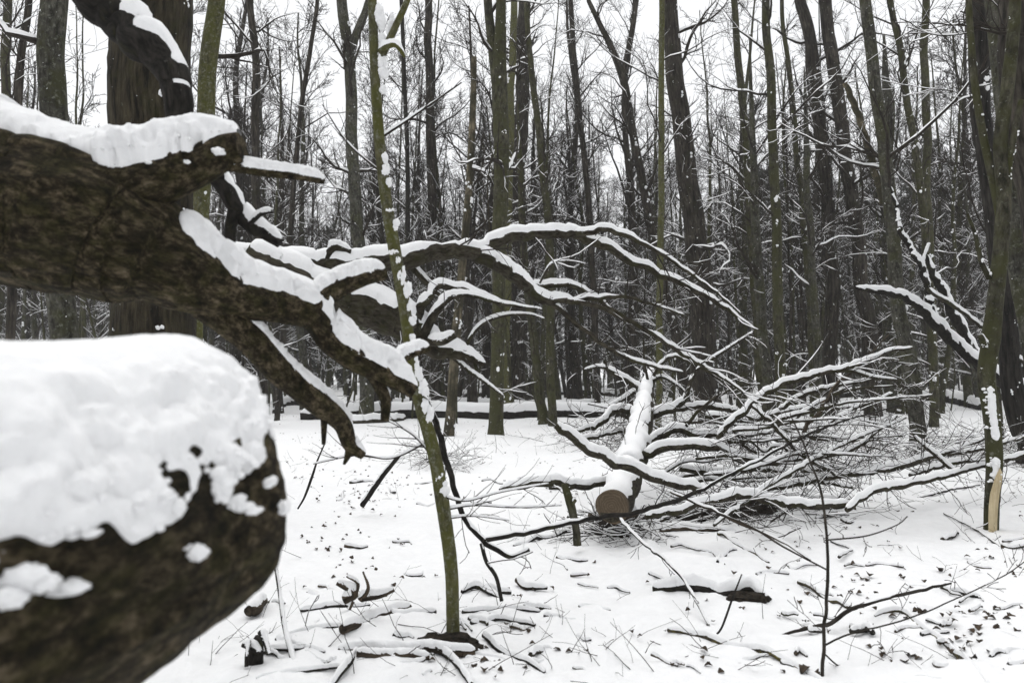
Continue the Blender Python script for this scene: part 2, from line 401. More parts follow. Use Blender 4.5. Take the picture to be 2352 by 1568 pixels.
# standing trees traced from the photograph: label, bark, [(u, v, width)] from base upward, extra
TREES = [
 ('lichen-spotted grey green trunk behind the log at the far left', 'grey', 8.4, [(150, 1130, 68), (146, 700, 66), (128, 200, 64), (132, 0, 62)], {}),
 ('very thick furrowed dark trunk behind the forked fallen tree', 'oak', 6.6, [(400, 1206, 230), (385, 1000, 205), (372, 500, 192), (362, 150, 186), (360, 0, 184)], {'clump': 30}),
 ('green algae-covered trunk leaning right beside the very thick trunk', 'green', 9.0, [(440, 1111, 50), (455, 600, 46), (480, 220, 44), (503, 0, 42)], {'clump': 12}),
 ('thin crooked trunk at the left edge of the picture', 'dark', 13.0, [(20, 1030, 24), (30, 600, 22), (42, 200, 19), (62, 0, 17)], {}),
 ('slim dark trunk between the lichen trunk and the left edge', 'olive', 18.0, [(-20, 980, 26), (6, 300, 22), (20, 0, 20)], {}),
 ('crooked forked trunk just right of the green leaning trunk', 'dark', 19.0, [(610, 974, 26), (600, 700, 25), (585, 400, 22), (590, 150, 20), (575, 0, 17)], {'low': 6}),
 ('slender trunk leaning right above the snowy broken stub', 'dark', 21.0, [(640, 962, 16), (660, 600, 15), (690, 280, 13), (720, 60, 11), (728, 0, 10)], {'low': 5}),
 ('grey trunk with a snow-filled fork left of the green sapling', 'grey', 20.5, [(842, 962, 42), (835, 800, 36), (820, 500, 33), (803, 180, 30), (785, 0, 27)], {'clump': 16, 'forks': [[(806, 110, 20), (830, 50, 18), (848, 0, 16)]]}),
 ('thin black upright trunk just right of the green sapling', 'wet', 24.0, [(945, 948, 14), (938, 500, 12), (930, 200, 11), (922, 0, 10)], {'low': 4}),
 ('dark trunk between the green sapling and the yellow snag', 'dark', 26.0, [(1000, 940, 26), (992, 600, 24), (988, 250, 22), (983, 0, 19)], {'low': 5}),
 ('olive double trunk standing at the middle, forked near its top', 'olive', 14.7, [(1138, 1010, 42), (1144, 960, 36), (1148, 700, 35), (1150, 450, 40), (1146, 200, 42), (1152, 0, 26)], {'clump': 12, 'forks': [[(1140, 190, 24), (1126, 60, 22), (1120, 0, 20)]], 'mound': 0.08}),
 ('green trunk close behind the olive double trunk', 'green', 24.0, [(1166, 948, 24), (1164, 700, 22), (1170, 400, 20), (1180, 0, 18)], {}),
 ('broad dark trunk with snow piled at its foot behind the double trunk', 'dark', 28.5, [(1194, 932, 52), (1192, 860, 42), (1190, 500, 40), (1200, 150, 36), (1204, 0, 32)], {'clump': 25, 'mound': 0.25}),
 ('slanting olive trunk, left one of a pair meeting at the snow', 'olive', 19.0, [(1250, 974, 26), (1238, 900, 24), (1222, 760, 22), (1205, 600, 20), (1195, 400, 17)], {'mound': 0.06, 'top': 9}),
 ('upright olive trunk, right one of a pair meeting at the snow', 'olive', 18.6, [(1268, 976, 25), (1262, 850, 23), (1264, 600, 21), (1242, 340, 19), (1218, 150, 16), (1208, 0, 14)], {}),
 ('thin crooked grey tree leaning against the white sky', 'dark', 27.0, [(1372, 936, 18), (1360, 600, 17), (1345, 400, 16), (1325, 200, 15), (1310, 0, 13)], {'low': 6}),
 ('leaning snow-streaked tree that forks high against the sky', 'dark', 25.0, [(1580, 943, 26), (1540, 720, 25), (1490, 500, 23), (1450, 280, 21), (1425, 160, 19), (1380, 60, 14), (1350, 0, 11)], {'forks': [[(1432, 170, 15), (1452, 70, 13), (1462, 0, 11)]], 'clump': 25}),
 ('slim green trunk left of the big leaning brown trunk', 'green', 17.0, [(1512, 988, 18), (1515, 700, 17), (1519, 300, 16), (1520, 0, 14)], {}),
 ('big brown trunk leaning left in the middle of the right half', 'dark', 20.0, [(1632, 967, 78), (1622, 900, 64), (1610, 700, 60), (1586, 450, 54), (1555, 200, 46), (1535, 0, 40)], {'clump': 14, 'low': 4}),
 ('olive trunk, left of two standing side by side', 'olive', 19.0, [(1765, 974, 27), (1745, 850, 24), (1730, 600, 23), (1712, 300, 20), (1692, 100, 18), (1686, 0, 16)], {'clump': 10}),
 ('pale grey green trunk behind the snowy arching branch', 'grey', 17.0, [(1775, 988, 28), (1757, 840, 26), (1741, 600, 25), (1733, 430, 20)], {'top': 10}),
 ('trunk with a long strip of peeled brown wood', 'olive', 16.5, [(1798, 992, 32), (1790, 800, 27), (1783, 500, 25), (1772, 250, 23), (1762, 0, 20)], {'clump': 14}),
 ('thin grey trunk with snow streaks between two dark trunks', 'olive', 22.0, [(1868, 957, 18), (1860, 700, 16), (1838, 420, 15), (1818, 200, 13), (1800, 60, 11), (1796, 0, 10)], {'clump': 12, 'low': 4}),
 ('straight grey trunk left of the first dark leaning trunk', 'grey', 21.0, [(1882, 962, 22), (1878, 800, 20), (1862, 560, 19), (1855, 380, 17)], {'top': 11}),
 ('first of two dark parallel leaning trunks, the left one', 'dark', 23.0, [(1906, 952, 42), (1909, 800, 36), (1910, 600, 35), (1890, 330, 33), (1862, 100, 30), (1838, 0, 28)], {'clump': 14}),
 ('second of two dark parallel leaning trunks, the right one', 'dark', 22.5, [(2008, 955, 44), (2002, 860, 38), (1985, 650, 36), (1950, 400, 34), (1918, 180, 33), (1893, 0, 30)], {'clump': 16, 'mound': 0.05}),
 ('grey lichen-covered trunk leaning left in front of the leaning snowy deadwood', 'grey', 13.4, [(2112, 1025, 42), (2100, 920, 38), (2078, 760, 36), (2052, 520, 34), (2032, 330, 32), (2008, 150, 30), (1986, 0, 28)], {'clump': 8, 'mound': 0.05}),
 ('stout brown grey trunk half hidden behind the grey lichen-covered trunk', 'grey', 25.0, [(2054, 944, 44), (2048, 850, 36), (2042, 600, 34), (2036, 300, 30)], {'top': 14}),
 ('slim snow-flecked trunk right of the grey lichen-covered trunk', 'olive', 18.0, [(2152, 980, 24), (2146, 850, 22), (2132, 600, 20), (2100, 330, 18), (2062, 100, 16), (2045, 0, 14)], {'clump': 22, 'low': 7}),
 ('olive trunk at the right with many snow flecks, upright', 'olive', 21.0, [(2150, 962, 24), (2140, 700, 22), (2128, 400, 20), (2125, 0, 18)], {'low': 5}),
 ('broad nearly black trunk at the right, tilted left', 'black', 11.0, [(2372, 1063, 62), (2345, 960, 54), (2318, 760, 46), (2274, 450, 44), (2252, 200, 48), (2236, 0, 50)], {'clump': 26}),
 ('huge dark trunk filling the upper right corner', 'dark', 8.0, [(2470, 1144, 120), (2432, 800, 110), (2385, 400, 105), (2340, 150, 100), (2325, 0, 100)], {'clump': 10}),
 ('lichen grey trunk between the two black trunks at the right', 'grey', 9.5, [(2410, 1097, 56), (2372, 800, 52), (2340, 560, 48), (2312, 300, 44), (2292, 100, 40), (2285, 0, 38)], {'clump': 8}),
 ('mossy thin trunk standing behind the splintered trunk', 'olive', 13.8, [(2294, 1018, 22), (2288, 860, 20), (2280, 620, 19), (2260, 400, 16)], {'top': 8}),
]
NEARTREE = []
for lb, mt, d, path, ex in TREES:
    p = W(path[0][0], 850 + EYE * FPX / d, d); NEARTREE.append((p[0], p[1]))
    MOUNDS.append((p[0], p[1], 0.35 + 0.006 * d, ex.get('mound', 0.03)))
for (u, v, r_, h_) in ((1262, 950, 1.0, 0.45), (860, 955, 0.6, 0.2), (1720, 1320, 0.35, 0.10), (1560, 1310, 0.3, 0.10), (1600, 1340, 0.3, .06), (2320, 1480, 0.35, .10), (700, 1480, 0.25, 0.06), (860, 1470, .25, .06), (1000, 1450, .3, .05)):
    dd = EYE * FPX / (v - 850); p = W(u, v, dd); MOUNDS.append((p[0], p[1], r_, h_))

for i in range(70):
    y_ = 3.2 + 4.5 * rng.uniform() ** 1.3; x_ = rng.uniform(-0.42, 0.78) * y_
    MOUNDS.append((x_, y_, rng.uniform(0.05, 0.16), rng.uniform(0.02, 0.055)))
def ground():
    ys = [-40.0]
    while ys[-1] < 420: y = ys[-1]; ys.append(y + (2.0 if y < -4 else 0.15 if y < 2.4 else 0.029 * max(1.0, (y / 6.0)) ** 1.7))
    xs = [0.0]
    while xs[-1] < 380: xs.append(xs[-1] + 0.033 * max(1.0, xs[-1] / 3.6) ** 1.8)
    xs = np.array(xs); ys = np.array(ys); xs = np.concatenate([-xs[:0:-1], xs])
    X, Y = np.meshgrid(xs, ys)
    Z = gh(X, Y)
    fine = np.clip(1 - Y / 14.0, 0, 1); P3 = np.stack([X, Y, 0 * X], -1)
    Z = Z + fine * 0.075 * fbm(P3 * 3.6, 5, 0.6)
    n, k = X.shape
    i = np.arange(n - 1)[:, None] * k; j = np.arange(k - 1)[None]
    Q = np.stack([i + j, i + j + 1, i + k + j + 1, i + k + j], -1)
    m = Mesh(); m.add(np.stack([X, Y, Z], -1), Q)
    tag(obj('ground', m.data('ground', M['gsnow'])), kind='structure')
ground()

# ================================================================== standing trees traced from the photo
WIND = nrm(np.array([0.75, -0.6, 0.1]))
def trunk_clumps(m, P, R, n, rng, size=0.05):
    idx = rng.uniform(0.02, 0.75, n) * (len(P) - 1); i = idx.astype(int)
    a = rng.normal(0.0, 0.9, n)
    T = nrm(np.gradient(P, axis=0))[i]
    base = nrm(WIND - (T * WIND).sum(1, keepdims=True) * T); sd = np.cross(T, base)
    d = np.cos(a)[:, None] * base + np.sin(a)[:, None] * sd
    s = size * rng.uniform(0.3, 1.0, n) ** 1.5
    C = P[i] + d * (R[i] * 0.97)[:, None]
    C = np.repeat(C, 3, 0) + rng.normal(0, 1, (n * 3, 3)) * np.repeat(s, 3)[:, None] * [0.45, 0.45, 0.9]
    s3 = np.repeat(s, 3) * rng.uniform(0.4, 0.9, n * 3)
    blobs(m, C, np.stack([s3 * 0.8, s3 * 0.8, s3], 1), 2, 0.7, seed=rng.uniform(0, 90), freq=1.8)

def standing(label, mt, d, path, ex, seed):
    rg = np.random.default_rng(seed)
    u0 = path[0][0]; base = W(u0, 850 + EYE * FPX / d, d); gz = float(gh(base[0], base[1]))
    pts = [(u, v, d, w) for (u, v, w) in path[1:]]
    c = [np.append(W(u, v, d), 0.5 * 0.88 * w * d / FPX) for (u, v, d, w) in pts]
    r0 = 0.5 * 0.88 * path[0][2] * d / FPX
    c0 = np.array([base[0], base[1], gz - 0.12, r0 * 1.18]); c1 = np.array([base[0], base[1], gz + 0.30, r0 * 0.92])
    c = [c0, c1] + [q for q in c if q[2] > gz + 0.5]
    top = ex.get('top', 15 + rg.uniform(0, 3))
    last, prev = c[-1], c[-2]
    if last[2] < top:
        dr = nrm((last - prev)[:3]); dr = nrm(dr * 0.6 + np.array([0, 0, 0.4]))
        e = last[:3] + dr * (top - last[2]); c.append(np.append((last[:3] + e) / 2, last[3] * 0.65)); c.append(np.append(e, last[3] * 0.18))
    q = cat(c, 60); P, R = q[:, :3].copy(), q[:, 3]
    wv = np.stack([q[:, 2] * 0.7 + seed, 0 * R, 0 * R], -1)
    P[:, 0] += 0.35 * R * fbm(wv, 2); P[:, 1] += (0.5 * R + 0.05) * fbm(wv + 50, 2)
    root = thing('bare_tree', label, 'tree', base * [1, 1, 0] + [0, 0, gz], 'trunks standing among the fallen wood')
    o0 = np.array(root.location)
    m = Mesh(); s = Mesh()
    kk = 28 if d < 12 else 16
    rough = 0.10 if mt in ('oak', 'wet') else 0.05
    if d < 12:
        q = cat(c, 150); R = q[:, 3]; wv = np.stack([q[:, 2] * 0.7 + seed, 0 * R, 0 * R], -1)
        P = q[:, :3].copy(); P[:, 0] += 0.35 * R * fbm(wv, 2); P[:, 1] += (0.5 * R + 0.05) * fbm(wv + 50, 2)
    tube(m, P, R, kk, rough=rough, rfreq=10)
    limbs = []
    for fk in ex.get('forks', []):
        fp = [np.append(W(u, v, d + 0.02 * i), 0.5 * w * d / FPX) for i, (u, v, w) in enumerate(fk)]
        e = fp[-1].copy(); dr = nrm(fp[-1][:3] - fp[0][:3]); e[:3] += dr * 4 + [0, 0, 1]; e[3] *= 0.3; fp.append(e)
        q = cat(fp, 24); limbs.append((q[:, :3], q[:, 3])); tube(m, q[:, :3], q[:, 3], 10)
    tr = obj('trunk', m.data('trunk', M[mt], o0), root)
    # crown: limbs from above head height up, finer twigs on them
    cr = Mesh()
    vis = (EYE + 0.55 * d) / P[-1, 2]
    t_lo = min(0.2 + 1.5 / P[-1, 2], 0.4)
    L1, R1 = spawn(P[None], R[None], 12, rg, t_lo, 0.97, n=10, ang=0.95, rr=0.30, up=0.05, wob=0.22, rmin=0.006, absL=3.2)
    if ex.get('low'):
        La, Ra = spawn(P[None], R[None], ex['low'], rg, 0.10, 0.35, n=10, ang=1.25, rr=0.2, up=0.0, wob=0.22, rmin=0.006, absL=2.4)
        L1, R1 = np.concatenate([L1, La]), np.concatenate([R1, Ra])
    R1 = np.minimum(R1, 0.05)
    for lp, lr in limbs:
        La, Ra = spawn(lp[None], lr[None], 4, rg, 0.1, 0.95, n=10, ang=0.8, rr=0.45, up=0.08, wob=0.2, rmin=0.006, absL=2.2)
        L1, R1 = np.concatenate([L1, La]), np.concatenate([R1, Ra])
    L2, R2 = spawn(L1, R1, 7, rg, 0.12, 1.0, ratio=0.5, ang=0.8, n=6, rr=0.6, up=0.05, wob=0.22, rmin=0.0042)
    L3, R3 = spawn(L2, R2, 4, rg, 0.10, 1.0, ratio=0.6, ang=0.75, n=4, rr=0.6, up=0.04, wob=0.2, rmin=0.0032)
    tube(cr, L1, R1, 6); tube(cr, L2, R2, 4); tube(cr, L3, R3, 3)
    co = obj('crown', cr.data('crown', M['twig'], o0), root)
    snowcap(s, L1, R1, 3, gap=0.15, seed=seed); snowcap(s, L2, R2, 3, gap=-0.05, seed=seed)
    sel = L3[:, 0, 2] < 6.0
    if sel.any(): snowcap(s, L3[sel], R3[sel], 3, gap=-0.2, seed=seed)
    if ex.get('clump'): trunk_clumps(s, P, R, ex['clump'] * 2, rg, 0.035 + 0.0015 * d)
    so = obj('snow', s.data('snow', M['snow'], o0), root)
    return root
for i, (lb, mt, d, path, ex) in enumerate(TREES):
    standing(lb, mt, d, path, ex, 100 + i)

# ================================================================== the wood behind: prototypes and copies
def make_proto(seed, height, r0, mt, h_lo, n1, l1, n2, n3, lean=0.04, name='bare_tree'):
    rg = np.random.default_rng(seed)
    n = 40; zz = np.linspace(0, 1, n)
    P = np.zeros((n, 3)); P[:, 2] = zz * height - 0.15
    wv = np.stack([zz * 3 + seed, 0 * zz, 0 * zz], -1)
    P[:, 0] = height * (lean * zz + 0.03 * fbm(wv, 3)); P[:, 1] = height * 0.03 * fbm(wv + 40, 3)
    P[:, :2] -= P[0, :2]
    R = r0 * (1 - 0.85 * zz) * (1 + 0.35 * np.exp(-zz * 40))
    root = thing(name, 'tmp', 'tree', (0, 0, -50))
    m = Mesh(); tube(m, P, R, 9)
    obj('trunk', m.data('trunk', M[mt]), root)
    L1, R1 = spawn(P[None], R[None], n1, rg, h_lo, 0.98, n=9, ang=0.8, rr=0.42, up=0.07, wob=0.13, rmin=0.010, absL=l1)
    R1 = np.minimum(R1, 0.07)
    L2, R2 = spawn(L1, R1, n2, rg, 0.15, 1.0, ratio=0.45, ang=0.8, n=6, rr=0.6, up=0.06, wob=0.16, rmin=0.008)
    L3, R3 = spawn(L2, R2, n3, rg, 0.10, 1.0, ratio=0.55, ang=0.75, n=3, rr=0.65, up=0.05, wob=0.15, rmin=0.006)
    cr = Mesh(); tube(cr, L1, R1, 5); tube(cr, L2, R2, 3); tube(cr, L3, R3, 3)
    co = obj('crown', cr.data('crown', M['twig']), root)
    s = Mesh(); snowcap(s, L1, R1, 3, gap=0.15, seed=seed); snowcap(s, L2, R2, 3, gap=-0.05, seed=seed)
    sel = L3[:, 0, 2] < 8
    if sel.any(): snowcap(s, L3[sel], R3[sel], 3, gap=-0.1, seed=seed)
    trunk_clumps(s, P, R, 18, rg, 0.06)
    obj('snow', s.data('snow', M['snow']), root)
    return root

protos = []
for k in range(10):
    hh = [17, 15, 19, 14, 16, 12, 18, 13, 15, 20][k]
    protos.append(make_proto(500 + k, hh, [0.22, 0.16, 0.26, 0.12, 0.18, 0.11, 0.20, 0.13, 0.15, 0.28][k],
        ['dark', 'olive', 'dark', 'olive', 'grey', 'dark', 'olive', 'grey', 'dark', 'dark'][k],
        [0.22, 0.15, 0.3, 0.12, 0.2, 0.1, 0.25, 0.12, 0.18, 0.3][k], 24, hh * 0.20, 8, 7, lean=[0.03, -0.05, 0.01, 0.08, -0.02, 0.1, -0.04, 0.05, -0.09, 0.0][k]))
poles = [make_proto(560 + k, [13, 11, 14, 10, 12, 15][k], [0.075, 0.06, 0.09, 0.05, 0.07, 0.10][k], ['olive', 'dark', 'grey', 'olive', 'dark', 'olive'][k], 0.25, 14, 2.0, 5, 4, lean=[0.04, -0.06, 0.02, 0.1, -0.03, 0.0][k], name='slender_tree') for k in range(6)]
def make_sapling(seed, height, n1, n2):
    rg = np.random.default_rng(seed)
    n = 20; zz = np.linspace(0, 1, n); wv = np.stack([zz * 3 + seed, 0 * zz, 0 * zz], -1)
    P = np.stack([height * (0.12 * zz * rg.normal() + 0.06 * fbm(wv, 2)), height * (0.12 * zz * rg.normal() + 0.06 * fbm(wv + 30, 2)), zz * height - 0.1], 1); P[:, :2] -= P[0, :2]
    R = 0.032 * (height / 5) * (1 - 0.85 * zz) + 0.004
    root = thing('young_tree', 'tmp', 'tree', (0, 0, -50))
    m = Mesh(); tube(m, P, R, 6); obj('stem', m.data('stem', M['olive']), root)
    L1, R1 = spawn(P[None], R[None], n1, rg, 0.12, 0.98, n=7, ang=1.0, rr=0.45, up=0.03, wob=0.17, rmin=0.006, absL=height * 0.33)
    L2, R2 = spawn(L1, R1, n2, rg, 0.1, 1.0, ratio=0.5, ang=0.8, n=4, rr=0.6, up=0.02, wob=0.15, rmin=0.0045)
    cr = Mesh(); tube(cr, L1, R1, 4); tube(cr, L2, R2, 3); obj('twigs', cr.data('twigs', M['twig']), root)
    s = Mesh(); snowcap(s, L1, R1, 3, gap=0.1, seed=seed); snowcap(s, L2, R2, 3, gap=-0.05, seed=seed); obj('snow', s.data('snow', M['snow']), root)
    return root
saps = [make_sapling(700 + k, [4, 5, 6, 3.2, 7, 4.5][k], [16, 18, 22, 14, 24, 18][k], 6) for k in range(6)]

def make_pine(seed, height):
    rg = np.random.default_rng(seed)
    n = 24; zz = np.linspace(0, 1, n); P = np.stack([0.1 * np.sin(zz * 3 + seed), 0.1 * np.cos(zz * 4), zz * height - 0.2], 1); R = 0.20 * (1 - 0.9 * zz) + 0.01
    root = thing('pine_tree', 'tmp', 'tree', (0, 0, -50))
    m = Mesh(); tube(m, P, R, 8); obj('trunk', m.data('trunk', M['dark']), root)
    L1, R1 = spawn(P[None], R[None], 70, rg, 0.10, 0.99, n=7, ang=1.25, rr=0.25, up=0.03, wob=0.1, rmin=0.012, absL=height * 0.24)
    cr = Mesh(); tube(cr, L1, R1, 4)
    obj('limbs', cr.data('limbs', M['twig']), root)
    L2, R2 = spawn(L1, R1, 9, rg, 0.25, 1.0, ratio=0.35, ang=0.8, n=3, up=0.02)
    # needle tufts: small crossed blades round every twig end
    E = np.concatenate([L2[:, 1], L2[:, 2]]); E = np.repeat(E, 7, 0) + rg.normal(0, 0.16, (len(E) * 7, 3))
    d1 = nrm(rg.normal(size=E.shape)) * rg.uniform(0.14, 0.34, (len(E), 1)); d2 = nrm(np.cross(d1, rg.normal(size=E.shape))) * 0.06
    V = np.stack([E - d1 - d2, E + d1, E - d1 + d2], 1)
    nd = Mesh(); nd.add(V, None, np.arange(len(E) * 3).reshape(-1, 3)); obj('needles', nd.data('needles', M['needle'], smooth=False), root)
    s = Mesh(); snowcap(s, L1, R1, 3, H=0.05, gap=0.3, seed=seed); obj('snow', s.data('snow', M['snow']), root)
    return root
pines = [make_pine(800 + k, [16, 19, 14][k]) for k in range(3)]

# how each traced trunk is called when a copy in the wood is described by its neighbour
SHORT = ['lichen-spotted trunk at far left', 'very thick furrowed trunk', 'green leaning trunk', 'thin crooked left-edge trunk', 'slim left-edge trunk', 'crooked forked trunk', 'slender right-leaning trunk', 'snow-forked grey trunk', 'thin black upright trunk', 'dark trunk before the snag', 'olive double trunk', 'green trunk behind the double trunk', 'broad snow-footed trunk', 'left slanting pair trunk', 'right upright pair trunk', 'thin crooked sky-lit tree', 'leaning snow-streaked tree', 'slim green trunk', 'big brown leaning trunk', 'left side-by-side trunk', 'pale trunk behind the arching branch', 'peeled-strip trunk', 'thin snow-streaked trunk', 'straight grey trunk', 'left dark parallel trunk', 'right dark parallel trunk', 'grey lichen-covered trunk', 'stout brown grey trunk', 'slim snow-flecked trunk', 'olive upright right trunk', 'broad black trunk', 'corner dark trunk', 'lichen trunk at right edge', 'mossy thin trunk']
LM = sorted((850 * 0 + path[0][0], SHORT[i]) for i, (lb, mt, d, path, ex) in enumerate(TREES))
ORD = 'nearest,second,third,fourth,fifth,sixth,seventh,eighth,ninth,tenth,eleventh,twelfth,thirteenth,fourteenth,fifteenth,sixteenth,seventeenth,eighteenth,nineteenth,twentieth'.split(',') + ['number %d' % k_ for k_ in range(21, 90)]
used = set()
def place(root, loc, rz, sc, tilt=(0, 0)):
    if root.name not in used: used.add(root.name); o = root
    else: o = copy_tree(root)
    o.location = loc; o.rotation_euler = (tilt[0], tilt[1], rz); o.scale = (sc, sc, sc)
    return o
def describe(objs, kind, group):
    gaps = {}
    for o in objs:
        u = 1176 + FPX * o.location[0] / o.location[1]
        nm = [n for (a, n) in LM if a <= u]
        gaps.setdefault('right of the ' + nm[-1] if nm else 'left of the ' + LM[0][1], []).append(o)
    for k_, lst in gaps.items():
        lst.sort(key=lambda q: q.location[1])
        for r_, o in enumerate(lst):
            tag(o, '%s, %s%s, behind, %s' % (kind, ORD[r_], '' if r_ == 0 else ' nearest', k_), None, group)
TAKEN = list(NEARTREE)
def spot(dmin, dmax, half, gap, power=1.0):
    for _ in range(60):
        d = dmin + (dmax - dmin) * rng.uniform() ** power; x = rng.uniform(-half, half) * d
        if all((x - a) ** 2 + (d - b) ** 2 > gap * gap for a, b in TAKEN[-400:]):
            break
    TAKEN.append((x, d)); return x, d
lst = []
for i in range(280):
    x, d = spot(23, 72, 0.86, 0.9, 0.8)
    lst.append(place(protos[rng.integers(len(protos))], (x, d, float(gh(x, d)) - 0.05), rng.uniform(0, 6.28), rng.uniform(0.75, 1.15)))
describe(lst, 'bare tree', 'bare trees of the wood behind')
for i in range(46):  # unseen: the wood carried on behind the camera, added to shade the near snow
    a = rng.uniform(math.radians(125), math.radians(415)); r_ = rng.uniform(5, 30)
    x, y = r_ * math.cos(a), r_ * math.sin(a)
    if y > 1 and abs(x) < 0.95 * y + 2: continue
    tag(place(protos[rng.integers(len(protos))], (x, y, float(gh(x, y)) - 0.05), rng.uniform(0, 6.28), rng.uniform(0.8, 1.1)), 'unseen bare tree of the wood behind the camera, added to shade the near snow', None, 'unseen bare trees added behind the viewer')
lst = []
for i in range(295):
    x, d = spot(21, 66, 0.85, 0.5, 0.75)
    lst.append(place(poles[rng.integers(len(poles))], (x, d, float(gh(x, d)) - 0.05), rng.uniform(0, 6.28), rng.uniform(0.75, 1.2), (rng.normal() * 0.03, rng.normal() * 0.03)))
describe(lst, 'slender pole tree', 'slender pole trees of the wood behind')
lst = []
for i in range(150):
    x, d = spot(18, 60, 0.85, 0.7, 0.8)
    lst.append(place(saps[rng.integers(len(saps))], (x, d, float(gh(x, d)) - 0.03), rng.uniform(0, 6.28), rng.uniform(0.7, 1.3), (rng.normal() * 0.08, rng.normal() * 0.08)))
describe(lst, 'thin young tree', 'young trees between the trunks')
lst = []
for i in range(110):
    x, d = spot(56, 110, 0.9, 1.6)
    sc = rng.uniform(0.6, 0.85) if x < 0.12 * d else rng.uniform(0.8, 1.2)
    lst.append(place(pines[rng.integers(3)], (x, d, float(gh(x, d)) - 0.1), rng.uniform(0, 6.28), sc))
describe(lst, 'dark evergreen', 'evergreens at the back of the wood')

# far wood: trunks and brush that read as one mass
def far_wood():
    m = Mesh(); n = 480
    d = rng.uniform(72, 150, n); x = rng.uniform(-1.0, 1.0, n) * d
    z = gh(x, d); h = rng.uniform(9, 19, n); r = rng.uniform(0.07, 0.22, n)
    t = np.linspace(0, 1, 6)[None]
    P = np.stack([x[:, None] + t * h[:, None] * rng.normal(0, 0.05, (n, 1)), d[:, None] + 0 * t, z[:, None] - 0.2 + t * h[:, None]], -1)
    R = r[:, None] * (1 - 0.8 * t); tube(m, P, R, 5)
    L, RL = spawn(P, R, 14, rng, 0.08, 1.0, n=5, ang=0.9, rr=0.4, up=0.06, absL=4.0, rmin=0.02, wob=0.15); RL = np.minimum(RL, 0.05)
    tube(m, L, RL, 3)
    L2, R2 = spawn(L, RL, 2, rng, 0.2, 1.0, ratio=0.5, n=3, ang=0.8, up=0.05, rmin=0.014); tube(m, L2, R2, 3)
    tag(obj('far_wood', m.data('far_wood', M['dark'])), 'far-off bare wood closing the view', 'wood', kind='stuff')
far_wood()

